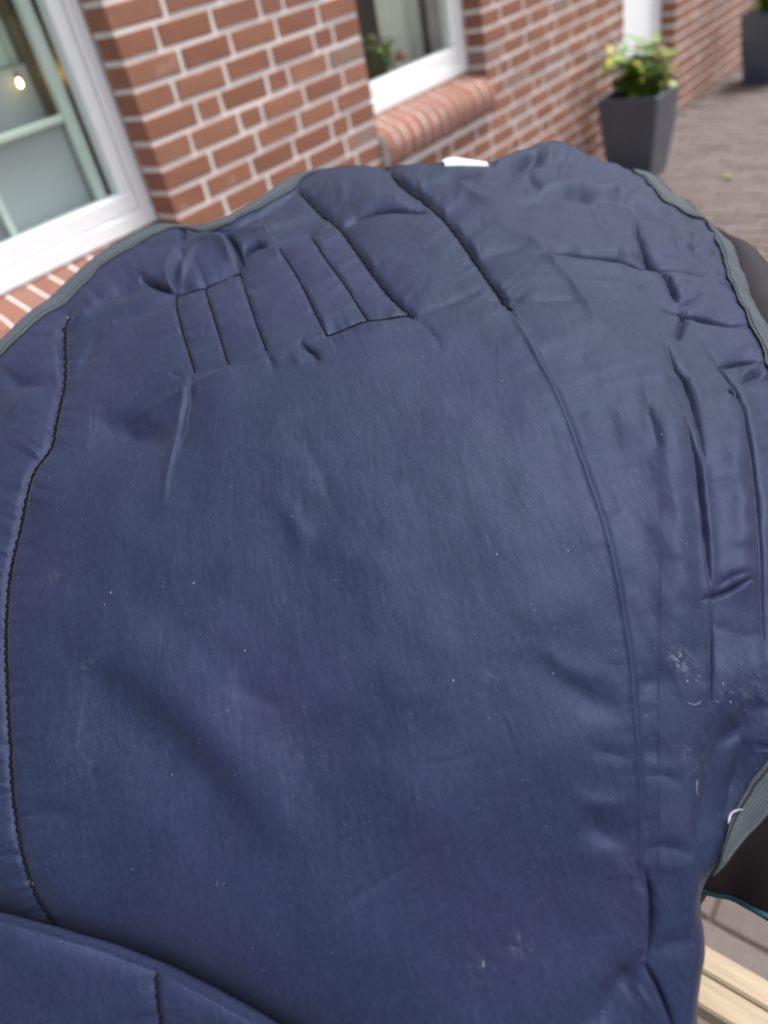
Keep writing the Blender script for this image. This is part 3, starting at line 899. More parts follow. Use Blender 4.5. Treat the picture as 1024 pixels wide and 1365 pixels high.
# creases: points, height (mm, minus = valley), width (px), extra: 'step' = signed step across the line
CREASES = [
 ([(682, 410), (710, 460), (740, 520), (765, 580), (790, 650), (812, 720), (830, 800), (843, 880), (850, 960), (856, 1050), (858, 1120), (858, 1150)], 3.2, 4.0, 'fell'),
 ([(845, 420), (885, 540), (903, 680), (908, 820), (900, 930)], 5.0, 24, 'ridge'), ([(962, 480), (985, 620), (986, 760), (980, 860)], 5.0, 22, 'ridge'), ([(770, 470), (815, 600), (850, 720), (868, 850)], -3.0, 24, 'valley'),
 ([(1008, 432), (975, 430), (930, 418), (880, 408)], -3.0, 6, 'valley'), ([(1018, 483), (990, 481), (955, 490)], -3, 6, 'valley'), ([(1022, 500), (1000, 505), (985, 515)], -3.5, 8, 'valley'),
 ([(1012, 492), (985, 496)], 2, 7, 'ridge'),
 ([(890, 365), (897, 380), (906, 400)], -2.5, 5, 'valley'), ([(930, 440), (950, 475), (975, 515), (985, 535), (995, 570), (1003, 610), (1010, 660), (1013, 720), (1017, 800), (1022, 880)], -3.0, 6, 'valley'),
 ([(885, 455), (900, 490), (915, 510), (925, 545), (932, 580), (938, 625)], -3.2, 6, 'valley'), ([(910, 560), (922, 595), (929, 640), (936, 690), (940, 735), (944, 785)], -6.0, 5, 'valley'),
 ([(930, 600), (938, 660), (944, 720), (950, 790)], 3.0, 7, 'ridge'), ([(918, 600), (926, 660), (934, 720), (940, 790), (945, 840), (946, 900)], 2.5, 5, 'ridge'),
 ([(948, 790), (948, 840), (947, 900), (946, 950)], -4.5, 6, 'valley'),
 ([(905, 453), (911, 428), (917, 406)], -2.6, 5, 'valley'), ([(906, 404), (925, 400), (941, 391)], -1.8, 4, 'valley'), ([(898, 446), (905, 420), (910, 405)], .6, 5, 'ridge'), ([(915, 450), (924, 420), (930, 404)], .6, 6, 'ridge'),
 ([(968, 524), (978, 527), (983, 532)], -3, 3, 'valley'), ([(872, 405), (900, 470)], 1.2, 9, 'ridge'),
 ([(862, 540), (868, 570), (875, 605)], -2.0, 5, 'valley'), ([(840, 480), (870, 560), (890, 640), (905, 720)], 1.4, 10, 'ridge'),
 ([(930, 802), (960, 792), (1003, 772)], -2.6, 3.5, 'valley'), ([(950, 786), (975, 770), (1000, 765)], -1.6, 4, 'valley'), ([(945, 835), (985, 845), (1024, 838)], -2.0, 10, 'valley'),
 ([(679, 274), (760, 266), (830, 272), (890, 302)], -4.0, 7, 'valley'), ([(700, 258), (770, 252), (832, 260), (857, 268), (890, 286)], 3.0, 7, 'ridge'),
 ([(600, 391), (683, 400), (774, 400), (850, 395)], -1.8, 5, 'valley'), ([(625, 342), (707, 330)], -1.6, 5, 'valley'),
 ([(712, 342), (780, 338), (832, 342), (865, 350), (915, 358), (968, 366)], -3.0, 6, 'valley'), ([(712, 352), (790, 350), (850, 360), (920, 370)], 1.8, 7, 'ridge'),
 ([(660, 290), (700, 317), (765, 383), (800, 430), (850, 490)], 1.8, 8, 'ridge'), ([(844, 285), (858, 330), (875, 350), (906, 396)], -2.6, 6, 'valley'), ([(890, 280), (905, 320), (915, 350)], -1.8, 6, 'valley'), ([(925, 300), (930, 330), (938, 358)], -1.5, 6, 'valley'),
 ([(652, 243), (680, 232), (705, 218), (730, 208)], -5.0, 8, 'valley'), ([(660, 225), (690, 212), (735, 205), (790, 213)], 4.0, 8, 'ridge'), ([(560, 245), (600, 235), (640, 238)], -3, 8, 'valley'),
 ([(700, 235), (720, 260)], -2, 6, 'valley'), ([(610, 240), (640, 262), (690, 275)], 2, 8, 'ridge'),
 ([(760, 600), (778, 599), (806, 596)], -1.0, 3.5, 'valley'), ([(735, 502), (765, 507)], -.8, 4, 'valley'), ([(770, 560), (805, 543)], -.6, 5, 'valley'),
 ([(715, 880), (745, 905), (775, 930), (838, 948)], -4.2, 20, 'valley'), ([(850, 905), (875, 908), (905, 920)], -3, 15, 'valley'), ([(700, 850), (760, 890), (830, 915)], 2.5, 18, 'ridge'),
 ([(852, 985), (880, 1000), (915, 1005)], -2.6, 16, 'valley'), ([(775, 985), (810, 1000), (850, 1010)], -2.5, 12, 'valley'), ([(855, 1040), (880, 1032), (910, 1045)], -2.4, 12, 'valley'),
 ([(948, 945), (946, 985), (938, 1040), (928, 1085), (925, 1110), (932, 1150), (936, 1200), (934, 1245)], 9.0, 9, 'step'),
 ([(985, 960), (1000, 1005), (988, 1050), (975, 1090)], -5, 9, 'valley'), ([(1024, 935), (990, 965), (955, 990)], -7, 14, 'valley'),
 ([(858, 1150), (885, 1158), (935, 1148)], 1.6, 11, 'ridge'), ([(860, 1140), (890, 1132), (930, 1138)], -2.6, 12, 'valley'), ([(862, 1160), (870, 1200), (871, 1225), (868, 1255), (861, 1283)], -8.0, 5.5, 'valley'), ([(845, 1160), (858, 1200), (862, 1240)], 3, 10, 'ridge'),
 ([(866, 1274), (900, 1262), (940, 1245)], -3.5, 14, 'valley'), ([(860, 1284), (875, 1310), (890, 1345), (900, 1380)], -5.5, 4.5, 'valley'), ([(862, 1270), (840, 1300), (815, 1330), (795, 1370)], -9.0, 18, 'valley'), ([(845, 1312), (862, 1335), (875, 1360)], 2.5, 6, 'ridge'),
 ([(938, 1185), (948, 1215), (946, 1232)], 3, 5, 'ridge'),
 ([(780, 1085), (810, 1108), (850, 1120)], -6.0, 16, 'valley'), ([(760, 1060), (800, 1070), (845, 1075)], 2.5, 15, 'ridge'), ([(740, 1150), (790, 1140), (850, 1170)], 2, 18, 'ridge'),
 ([(90, 888), (120, 887), (160, 905), (210, 945), (265, 1000), (310, 1060), (350, 1110), (390, 1150)], -17.0, 27, 'step'),
 ([(300, 905), (340, 925), (380, 945)], -1.4, 16, 'valley'), ([(420, 1240), (470, 1200), (520, 1168), (620, 1110)], -.7, 6, 'valley'), ([(425, 1250), (475, 1212), (525, 1178)], .5, 7, 'ridge'), ([(545, 1020), (600, 1015), (650, 1000)], -.4, 5, 'valley'), ([(485, 960), (505, 1000), (525, 1040)], -.4, 5, 'valley'), ([(660, 940), (680, 985), (690, 1020)], -.4, 4, 'valley'),
 ([(120, 570), (180, 572), (225, 585)], -5.0, 17, 'valley'), ([(248, 500), (246, 522), (240, 545), (234, 580), (226, 625), (216, 680)], 2.2, 4.5, 'ridge'), ([(257, 502), (254, 530), (247, 560), (240, 600)], -2.6, 6, 'valley'), ([(246, 505), (235, 502), (224, 498)], -.8, 4, 'valley'),
 ([(140, 560), (190, 545), (245, 522), (300, 500), (370, 476)], 1.8, 6, 'ridge'), ([(262, 500), (306, 490), (357, 474)], -1.4, 5, 'valley'),
 ([(110, 412), (140, 395), (175, 380), (192, 360)], -5.0, 10, 'valley'), ([(50, 446), (105, 424), (160, 392), (180, 388)], 3.0, 6, 'ridge'), ([(0, 512), (40, 505), (75, 510)], -3, 12, 'valley'), ([(95, 500), (115, 470), (133, 438)], -2.2, 7, 'valley'), ([(150, 431), (190, 415), (230, 398)], -2.0, 5, 'valley'), ([(0, 560), (40, 525), (70, 505)], 2.0, 12, 'ridge'),
 ([(233, 387), (205, 377), (185, 368)], -4.0, 5, 'valley'), ([(229, 388), (221, 368), (229, 341), (242, 325)], 2.5, 4, 'ridge'), ([(235, 381), (249, 349), (263, 326)], 2.5, 4, 'ridge'), ([(232, 385), (236, 360), (246, 335)], -3.0, 4, 'valley'), ([(238, 316), (244, 324), (243, 300)], -4, 4, 'valley'),
 ([(293, 311), (307, 317), (316, 330), (320, 344), (317, 354)], -5.5, 4.5, 'valley'), ([(317, 354), (323, 341), (330, 332), (342, 326), (358, 327)], -5.0, 4.5, 'valley'), ([(260, 320), (285, 320), (300, 332), (303, 350)], 3.0, 10, 'ridge'),
 ([(245, 300), (300, 303), (345, 284), (385, 258), (400, 244)], -4.0, 5, 'valley'), ([(293, 307), (352, 305), (385, 292), (410, 280)], 2.4, 6, 'ridge'), ([(355, 327), (385, 318), (415, 311), (450, 298)], -1.8, 4, 'valley'),
 ([(455, 298), (470, 290), (500, 282), (540, 280), (572, 284)], -4.5, 4.5, 'valley'), ([(470, 275), (510, 266), (560, 270)], 2.5, 10, 'ridge'),
 ([(398, 457), (412, 468), (425, 476), (420, 492)], -3.0, 6, 'valley'), ([(390, 475), (405, 490)], 1, 7, 'ridge'), ([(550, 418), (600, 402), (660, 378)], -1.6, 5, 'valley'), ([(552, 420), (575, 440), (590, 470)], -1.5, 6, 'valley'),
 ([(357, 472), (362, 485), (368, 500)], -2, 5, 'valley'), ([(0, 1000), (14, 1000), (45, 1005)], -2, 8, 'valley'), ([(15, 1090), (60, 1085), (110, 1095)], -1.5, 14, 'valley'),
 ([(360, 640), (395, 700), (405, 780)], 1.6, 14, 'ridge'), ([(375, 560), (420, 620), (450, 700)], -1.2, 12, 'valley'),
]
BLOBS = [(500, 690, 190, 200, 4.5), (170, 700, 120, 90, 2.0), (985, 815, 45, 45, -6), (180, 570, 70, 30, -4), (380, 760, 70, 120, -2.5), (680, 1240, 170, 110, -4), (560, 1130, 120, 80, 1.5), (180, 1090, 90, 90, 2.0),
         (985, 1060, 45, 110, -16), (900, 1100, 35, 60, 3), (975, 905, 50, 40, 4), (885, 845, 35, 90, 2.0), (760, 250, 60, 30, 4), (60, 640, 60, 60, 2.5), (300, 420, 200, 60, 1.5)]
FLAP = np.array([(-200, 1185), (0, 1226), (60, 1243), (130, 1268), (210, 1302), (280, 1334), (345, 1368), (470, 1440), (600, 1530)], float)
for k in SEAMS: SEAMS[k] = (resample(SEAMS[k][0], step=9),) + SEAMS[k][1:]
CREASES = [(resample(c[0], step=12), c[1] * ((1.2 if np.mean([p[1] for p in c[0]]) < 870 else .85) if np.mean([p[0] for p in c[0]]) > 690 and c[3] != 'fell' else 1.15)) + c[2:] for c in CREASES]

# boundary of the lining (outer line of the binding)
B_TOP = [(-140, 600), (-60, 522), (0, 458), (35, 419), (94, 367), (150, 328), (211, 300), (240, 299), (281, 295), (332, 272), (383, 238), (418, 224), (450, 218), (520, 213), (600, 214), (650, 215), (690, 201), (730, 189), (760, 190), (800, 205), (850, 223), (880, 235)]
B_RIGHT = [(880, 235), (901, 253), (928, 274), (946, 294), (971, 319), (987, 352), (995, 372), (1009, 402), (1023, 432), (1045, 500), (1075, 620), (1092, 760), (1088, 900), (1062, 1020), (1026, 1088), (985, 1135), (959, 1165), (951, 1190), (949, 1215), (956, 1262), (957, 1290), (951, 1325), (947, 1365), (945, 1500)]
top_line = resample(B_TOP, step=4); right_line = resample(B_RIGHT, step=4)
edge_line = np.vstack([resample(B_TOP, step=14), resample(B_RIGHT, step=14)[1:]])

_a = lay(np.array([[500., 650.], [520., 790.]]))
DLONG = np.array([_a[0][0] - _a[0][1], _a[1][0] - _a[1][1]]); DLONG /= np.hypot(*DLONG)
def relief(px, s, t):
    """height of the cloth above the smooth drape in metres at the given photo points"""
    shp = px.shape[:-1]
    X = px[..., 0].ravel(); Y = px[..., 1].ravel(); S = s.ravel(); T = t.ravel()
    h = np.zeros(X.shape)
    far = np.sqrt(S ** 2 + T ** 2 + (CAM[2] - Hbase(S, T)) ** 2)
    fz = np.clip((far / .74) ** 2.3, .42, 3.4)
    h += 4.6 * fbm(S * 8, T * 8, 1, 3, .42) + 0.22 * fbm(S * 34 + .6 * T, T * 26, 5, 3)
    # crinkle elongated along the length of the panel
    Su = S * DLONG[1] - T * DLONG[0]; Tv = S * DLONG[0] + T * DLONG[1]
    h += .07 * fbm(Su * 130, Tv * 26, 9, 3, .6)
    h += .05 * fbm(Su * 330, Tv * 60, 14, 2, .6)
    tick = fbm(Su * 75, Tv * 13, 301, 2); msk = np.clip(vnoise(Su * 22, Tv * 16, 311) * 1.6 + .1, 0, 1)
    h -= .15 * fz ** .6 * np.exp(-(tick / .13) ** 2) * msk
    tick = fbm(Su * 11, Tv * 48, 321, 2); msk = np.clip(vnoise(Su * 14, Tv * 18, 331) * 1.8 - .35, 0, 1)
    h -= .16 * fz ** .6 * np.exp(-(tick / .12) ** 2) * msk
    # more broken surface towards the right-hand side
    side = np.clip((X - 640) / 200, 0, 1)
    h += side * np.clip((900 - Y) / 300, 0, 1) * fz * (1.7 * (.5 - np.abs(fbm(Su * 7, Tv * 24, 41, 2))) + 1.1 * (.5 - np.abs(fbm(Su * 26 + 5, Tv * 7, 43, 2)))) + side * .5 * fbm(Su * 44, Tv * 16, 21, 2)
    X0, Y0 = X, Y
    X = X0 + 7 * fbm(X0 / 60, Y0 / 60, 201, 2); Y = Y0 + 7 * fbm(X0 / 60 + 9, Y0 / 60 + 4, 205, 2)
    for (cx, cy, rx, ry, a) in BLOBS:
        h += fz ** .6 * a * np.exp(-((X - cx) / rx) ** 2 - ((Y - cy) / ry) ** 2)
    def near(pts, reach):
        lo = pts.min(0) - reach; hi = pts.max(0) + reach
        return np.nonzero((X > lo[0]) & (X < hi[0]) & (Y > lo[1]) & (Y < hi[1]))[0]
    for i, (pts, dep, wid, quilt, reach, dbl) in enumerate(SEAMS.values()):
        X, Y = X0, Y0
        m = near(pts, reach * 4)
        if not len(m): continue
        d, arc, sg, tot = poly_dist(X[m], Y[m], pts)
        fade = np.exp(-(d / (reach * 2.2)) ** 2)
        puck = vnoise(arc / 15.0 + 31 * i, sg * 1.5 + 9.5 + 0 * arc, 60 + i) + .6 * vnoise(arc / 7.0 + 11 * i, sg * 1.5 + 4.5, 80 + i)
        ends = np.clip(arc / 14, 0, 1) * np.clip((tot - arc) / 14, 0, 1)
        h[m] += fz[m] * (-dep * np.exp(-(d / wid) ** 2) * (.35 + .65 * ends) - quilt * np.exp(-d / reach) * fade + 1.3 * puck * np.exp(-d / (reach * .75)) * (1 - np.exp(-(d / (wid * 1.1)) ** 2)))
    Xw = X0 + 3.2 * fbm(X0 / 42, Y0 / 42, 201, 2); Yw = Y0 + 3.2 * fbm(X0 / 42 + 9, Y0 / 42 + 4, 205, 2)
    for (pts, a, w, kind) in CREASES:
        k_ = 0 if kind in ('step', 'fell') else (.30 if w < 8 else 1.3)
        X, Y = X0 + k_ * (Xw - X0), Y0 + k_ * (Yw - Y0)
        m = near(pts, w * 5)
        if not len(m): continue
        d, arc, sg, tot = poly_dist(X[m], Y[m], pts)
        taper = np.clip(np.sin(np.pi * np.clip(arc / tot, 0, 1)), 0, 1) ** .75
        if kind == 'step':
            h[m] += fz[m] * .5 * a * np.tanh(-sg * d / w) * -1 * np.exp(-d / (w * 5)) * np.clip(1 - (d / (w * 4.6)) ** 2, 0, 1) ** 2 * taper
        elif kind == 'fell':
            lump = 1 + .5 * vnoise(arc / 30.0, arc * 0 + 2.2, 131)
            h[m] += fz[m] * a * (.45 * np.exp(-((d - 2 * (sg > 0)) / w) ** 2) + .40 * lump * np.tanh(sg * d / (w * .6)) * np.exp(-d / 34)) * np.clip(arc / 60, 0, 1)
            h[m] += fz[m] * .5 * vnoise(arc / 13.0, sg * 1.5 + 5.5, 133) * np.exp(-d / 22) * (1 - np.exp(-(d / 6) ** 2))
        else:
            wob = 1 + .2 * vnoise(arc / 22.0, arc * 0 + w, 120)
            if a <= -2.5 and w <= 6.5:                # a sharp crack in the bottom of the fold
                h[m] += np.maximum(.9 * fz[m] * a, -5.0) * taper * np.exp(-(d / 1.9) ** 2)
            h[m] += fz[m] * a * wob * taper * (np.exp(-(d / w) ** 2) if w > 13 else .35 * np.exp(-(d / w) ** 2) + .65 * np.exp(-np.sqrt(d * d + 1.2) / (w * .9)) * np.exp(-(d / (w * 3.0)) ** 2))
    X, Y = X0, Y0
    # fold lying over itself in the near left corner
    m = near(FLAP, 160)
    if len(m):
        d, arc, sg, tot = poly_dist(X[m], Y[m], FLAP)
        sd = d * sg                              # positive below the line (nearer)
        h[m] += np.where(sd > 0, 5 * (1 - np.exp(-sd / 16)) * np.exp(-(sd / 150) ** 2) - 1.5, -24 * np.exp(-(-sd) / 38) * np.exp(-(sd / 130) ** 2) - 1.5 * 0) * 1.0
    # edges roll away and are gathered along the binding
    m = near(edge_line, 60)
    if len(m):
        d, arc, sg, tot = poly_dist(X[m], Y[m], edge_line)
        roll = np.clip(1 - d / 26, 0, 1)
        low = np.clip((Y[m] - 1150) / 50, 0, 1) * (X[m] > 880)
        h[m] += -5 * roll ** 2 - 16 * low * np.clip(1 - d / 34, 0, 1) ** 2
        h[m] += 1.5 * vnoise(arc / 11.0, arc * 0 + .5, 140) * np.exp(-((d - 34) / 20) ** 2) * (Y[m] < 1000)
    return (h * .001).reshape(shp)

def cloth(px, lift=0.0):
    px = np.asarray(px, float)
    s, t, z = lay(px)
    e = 1e-3
    hs_ = (Hbase(s + e, t) - Hbase(s - e, t)) / (2 * e); ht_ = (Hbase(s, t + e) - Hbase(s, t - e)) / (2 * e)
    n = np.stack([-hs_, -ht_, np.ones_like(hs_)], -1)
    n /= np.linalg.norm(n, axis=-1, keepdims=True)
    hh = relief(px, s, t) + lift
    s2, t2, z2 = s + n[..., 0] * hh, t + n[..., 1] * hh, z + n[..., 2] * hh
    return np.stack([CAM[0] + s2 * RGT[0] + t2 * FWD[0], CAM[1] + s2 * RGT[1] + t2 * FWD[1], z2], -1)

NU, NV = 790, 930
u = np.linspace(0, 1, NU); v = np.linspace(0, 1, NV)
T_ = resample(B_TOP, n=NU)
R_ = resample(B_RIGHT, n=NV)
Bm = np.stack([np.linspace(-140, 945, NU), np.full(NU, 1500.)], 1)
Lm = np.stack([np.full(NV, -140.), np.linspace(600, 1500, NV)], 1)
U, Vv = np.meshgrid(u, v)                       # rows: v
U3, V3 = U[..., None], Vv[..., None]
GRID = ((1 - V3) * T_[None] + V3 * Bm[None] + (1 - U3) * Lm[:, None] + U3 * R_[:, None]
        - ((1 - U3) * (1 - V3) * T_[0] + U3 * (1 - V3) * T_[-1] + (1 - U3) * V3 * Bm[0] + U3 * V3 * Bm[-1]))
PTS = cloth(GRID)
ii = np.arange(NU * NV).reshape(NV, NU)
Q = np.stack([ii[:-1, :-1], ii[1:, :-1], ii[1:, 1:], ii[:-1, 1:]], -1).reshape(-1, 4)
BASE = np.array([CAM[0] + .62 * FWD[0], CAM[1] + .62 * FWD[1], 0.9])
blanket = empty('blanket', BASE)
tag(blanket, 'quilted navy nylon lining of a brown blanket spread over a stand in the foreground', 'blanket')
def bobj(name, V, F, mat, smooth=True, parent=blanket):
    off = BASE
    return obj(name, mesh_np(name, np.asarray(V) - off, F, mat, smooth), parent)
SPOTS = []
for (x_, y_, r_, a_, th_) in ((906, 884, .016, .8, .52), (918, 905, .018, .3, .54), (974, 935, .026, .32, .54), (1000, 905, .04, .3, .54), (845, 632, .022, .25, .55), (815, 690, .04, .16, .53), (640, 1290, .022, .22, .54), (695, 1262, .012, .45, .52),
                              (115, 886, .022, .16, .53), (112, 1012, .03, .15, .53), (72, 772, .03, .15, .54), (655, 898, .012, .4, .54), (930, 1000, .03, .3, .54), (905, 560, .06, .14, .54), (390, 1000, .05, .16, .54), (860, 1180, .03, .25, .54)):
    a_ *= .55
    p_ = cloth(np.array([[x_, y_]], float))[0] - BASE
    SPOTS.append((p_, r_, a_, th_))
M_LINING = lining_material(SPOTS)
lin = bobj('lining', PTS.reshape(-1, 3), Q, M_LINING)

def grain(mb, c, d, nrm, L, w):
    d = Vector(d).normalized(); nrm = Vector(nrm); b = d.cross(nrm).normalized(); c = Vector(c)
    n = len(mb.v)
    for u_, k in ((-.5, .35), (-.18, 1.0), (.18, 1.0), (.5, .35)):
        for q, m_ in ((b, 1), (nrm, .8), (-b, 1), (-nrm, .8)):
            mb.v.append(tuple(c + d * (L * u_) + q * (w * k * m_)))
    for r_ in range(3):
        for k in range(4):
            k2 = (k + 1) % 4
            mb.f.append((n + r_ * 4 + k, n + r_ * 4 + k2, n + (r_ + 1) * 4 + k2, n + (r_ + 1) * 4 + k))
    mb.f += [(n + 3, n + 2, n + 1, n), (n + 12, n + 13, n + 14, n + 15)]
NRM = Vector((-.25 * FWD[0], -.25 * FWD[1], 1)).normalized()
# grey binding tape along the edge
def strip(name, inner, outer, lift, n=None, rows=7, thick=.0016, mat=M_TAPE, wav=2.0, seed=1):
    n = n or 260
    A = resample(inner, n=n); B = resample(outer, n=n)
    arc = np.r_[0, np.cumsum(np.linalg.norm(np.diff(A, axis=0), axis=1))]
    A = A + (wav * vnoise(arc / 17.0, arc * 0 + .3, seed) + 1.0 * wav * vnoise(arc / 5.0, arc * 0 + .3, seed + 3))[:, None] * (A - B) / np.maximum(np.linalg.norm(A - B, axis=1, keepdims=True), 4)
    w = np.linspace(0, 1, rows)
    G = A[None] * (1 - w[:, None, None]) + B[None] * w[:, None, None]
    topP = cloth(G, lift)
    # the tape bridges the gathers of the lining: smooth the height along its length
    k = 9
    ker = np.hanning(k + 2)[1:-1]; ker /= ker.sum()
    for r_ in range(rows):
        for c_ in range(3):
            pad = np.pad(topP[r_, :, c_], k // 2, mode='reflect', reflect_type='odd')
            topP[r_, :, c_] = np.convolve(pad, ker, 'valid')
    topP[..., 2] += .0014 * np.sin(np.pi * w)[:, None]
    botP = topP.copy(); botP[..., 2] -= thick
    V = np.concatenate([topP.reshape(-1, 3), botP.reshape(-1, 3)])
    N = rows * n
    I = np.arange(N).reshape(rows, n)
    F = [np.stack([I[:-1, :-1], I[:-1, 1:], I[1:, 1:], I[1:, :-1]], -1).reshape(-1, 4), np.stack([I[:-1, :-1], I[1:, :-1], I[1:, 1:], I[:-1, 1:]], -1).reshape(-1, 4) + N]
    for r_ in (0, rows - 1):
        F.append(np.stack([I[r_, :-1], I[r_, :-1] + N, I[r_, 1:] + N, I[r_, 1:]], -1))
    o = bobj(name, V, np.concatenate(F), mat)
    me = o.data
    row = topP[1]
    mb_ = MB()
    for i in range(0, n - 2, 2):
        a_, b_ = Vector(row[i] - BASE), Vector(row[i + 1] - BASE)
        if (b_ - a_).length > 1e-5: grain(mb_, (a_ + b_) / 2 + NRM * .0006, b_ - a_, NRM, (b_ - a_).length * 1.15, .0007)
    obj('stitching', mb_.mesh('stitching', M_THREAD, True), o)
    uvl = me.uv_layers.new(name='UVMap')
    uvv = np.stack([np.tile(np.repeat(0, n) + arc / 40.0, rows * 2), np.tile(np.repeat(w, n), 2)], 1)
    li = np.empty(len(me.loops), np.int32); me.loops.foreach_get('vertex_index', li)
    uvl.data.foreach_set('uv', uvv[li].astype(np.float32).ravel())
    return o
strip('binding_tape', [(-130, 625), (-60, 548), (0, 480), (54, 426), (112, 380), (140, 352), (178, 331), (225, 304), (287, 299), (347, 275), (386, 249), (402, 235), (420, 227)],
      [(-145, 600), (-64, 520), (0, 455), (35, 416), (94, 364), (150, 324), (205, 297), (240, 297), (281, 292), (332, 269), (383, 235), (400, 229), (420, 222)], .0020, 300, seed=31)
strip('binding_tape', [(846, 222), (862, 238), (873, 259), (891, 274), (913, 290), (936, 299), (952, 321), (967, 350), (983, 391), (996, 424), (1012, 454), (1018, 483), (1024, 505), (1048, 600), (1062, 700), (1066, 800), (1060, 900), (1040, 975)],
      [(846, 219), (872, 229), (903, 252), (930, 273), (948, 293), (973, 318), (989, 350), (1006, 390), (1020, 420), (1036, 455), (1048, 490), (1056, 515), (1078, 610), (1092, 700), (1096, 800), (1090, 900), (1072, 1000)], .0030, 420, seed=41, wav=3.0)
strip('binding_tape', [(1052, 962), (1024, 1013), (1005, 1045), (985, 1085), (968, 1125), (956, 1166)],
      [(1080, 1015), (1026, 1091), (1008, 1112), (985, 1138), (970, 1155), (957, 1170)], .006, 160, seed=51, wav=1.0)

# stitching
for key, (pts, dep, wid, quilt, reach, dbl) in SEAMS.items():
    fine = resample(pts, step=5.4 if dbl == 2 else 5.0, smooth=False)
    W3 = cloth(fine, .0018 if dbl == 2 else .0012)
    mb = MB()
    for i in range(len(W3) - 1):
        a, b = Vector(W3[i]), Vector(W3[i + 1])
        d = b - a
        if d.length < 1e-5: continue
        sd_ = d.normalized().cross(NRM)
        k = 1 if i % 2 else -1
        dist_ = (a - Vector(CAM)).length
        if dbl == 2:
            c = (a + b) / 2 + sd_ * (.0004 * k + rnd.uniform(-.0003, .0003))
            grain(mb, c, d + sd_ * (-k * .35 * d.length), NRM, d.length * rnd.uniform(1.1, 1.5), rnd.uniform(1.3, 1.9) * dist_ / FPX)
        else:
            grain(mb, (a + b) / 2 + sd_ * rnd.uniform(-.0003, .0003), d, NRM, d.length * 1.02, 1.3 * dist_ / FPX)
    mb.v = [(x - BASE[0], y - BASE[1], z - BASE[2]) for x, y, z in mb.v]
    obj('stitching', mb.mesh('stitching', M_THREAD, True), lin)

# lint, fluff and loose threads caught on the lining
mb = MB()
def fibre(p0, p1, bow, r_, lift=.0012):
    p0 = np.array(p0, float); p1 = np.array(p1, float)
    nrm = np.array([-(p1 - p0)[1], (p1 - p0)[0]])
    uu = np.linspace(0, 1, 7)[:, None]
    path = p0 * (1 - uu) + p1 * uu + nrm * bow * 4 * uu * (1 - uu)
    W = cloth(path, lift)
    mb.tube([tuple(w - BASE) for w in W], [r_ * q for q in (.3, .8, .7, .6, .7, .5, .25)], 4)
fib = [((916, 937), (934, 934), .25, .00022), ((931, 1040), (933, 1062), .1, .0002), ((88, 419), (84, 417), .2, .0005), ((323, 370), (326, 378), .2, .0005), ((36, 1165), (41, 1178), .3, .0004)]
for a, b, c_, r_ in fib: fibre(a, b, c_, r_)
fibre((974, 1098), (996, 1079), -.22, .0009, .0095)           # loose white thread on the binding
clusters = [(904, 880, 5, 12, 4), (925, 910, 10, 14, 3), (972, 935, 14, 20, 3), (640, 1290, 10, 14, 2), (250, 900, 140, 160, 5), (650, 700, 200, 200, 5)]
for cx, cy, rx, ry, n in clusters:
    q = np.stack([rng.normal(cx, rx * .6, n), rng.normal(cy, ry * .6, n)], 1)
    W = cloth(q, .0004)
    for w in W:
        d = Vector(RGT * DLONG[0] + FWD * DLONG[1]) + Vector((rng.normal(), rng.normal(), 0.0)) * .35
        grain(mb, w - BASE, d, NRM, float(rng.uniform(.0006, .0052)), float(rng.uniform(.00008, .00022)))
o = mb.build('lint', M_LINT, lin); tag(o, kind='stuff')

# small white label standing up behind the far edge
lp = cloth(resample([(594, 222), (610, 222), (630, 223), (652, 224)], n=10), .001)
V, F = [], []
for i, w in enumerate(lp):
    u_ = i / 9
    hgt = .0075 * (1 - .55 * u_) * (.6 + .4 * min(1, u_ * 5))
    back = FWD * (.012 + .004 * math.sin(u_ * 5))
    for dy in (0, .0012):
        V += [tuple(w + FWD * dy + np.array([0, 0, -.004])), tuple(w + back * .5 + FWD * dy + np.array([0, 0, hgt * .6])), tuple(w + back * 1.6 + FWD * dy + np.array([0, 0, hgt]))]
for i in range(9):
    a = i * 6; b = a + 6
    F += [(a, b, b + 1, a + 1), (a + 1, b + 1, b + 2, a + 2), (a + 3, a + 4, b + 4, b + 3), (a + 4, a + 5, b + 5, b + 4), (a + 2, b + 2, b + 5, a + 5)]
bobj('care_label', np.array(V), F, M_LABEL)

# outer shell: leaves the binding, bulges outwards at the right, hangs down behind and at the sides
BL = np.vstack([resample(B_TOP, n=150), resample(B_RIGHT, n=190)[1:]])
W = cloth(BL, -.001)
tan = np.gradient(W, axis=0); tan[:, 2] = 0
for c_ in range(3): tan[:, c_] = np.convolve(np.pad(tan[:, c_], 8, mode='edge'), np.ones(17) / 17, 'valid')
out = np.stack([-tan[:, 1], tan[:, 0], 0 * tan[:, 0]], 1); out /= np.linalg.norm(out, axis=1, keepdims=True)
arcw = np.r_[0, np.cumsum(np.linalg.norm(np.diff(W, axis=0), axis=1))]
bul = np.interp(np.arange(len(BL)), [0, 150 + 8, 150 + 14, 150 + 22, 150 + 32, 150 + 60, 150 + 95, 150 + 108, 340], [-.02, -.015, .015, .055, .075, .08, .03, -.03, -.04])
prof = [(0, -.003), (.35, .004), (.75, -.002), (1.0, -.022), (1.05, -.06), (.9, -.14), (.7, -.26), (.55, -.38), (.45, -.48)]
V = []
for k, (o_, dz) in enumerate(prof):
    amp = min(1, k / 4.0)
    fold = .016 * amp * vnoise(arcw * 9, arcw * 0 + .4 + .05 * k, 77) + .006 * amp * vnoise(arcw * 30, arcw * 0 + .4 + .08 * k, 79)
    off = bul * o_ + fold - .012 * max(0, k - 3)
    p = W + out * off[:, None]
    p[:, 2] += dz
    V.append(p)
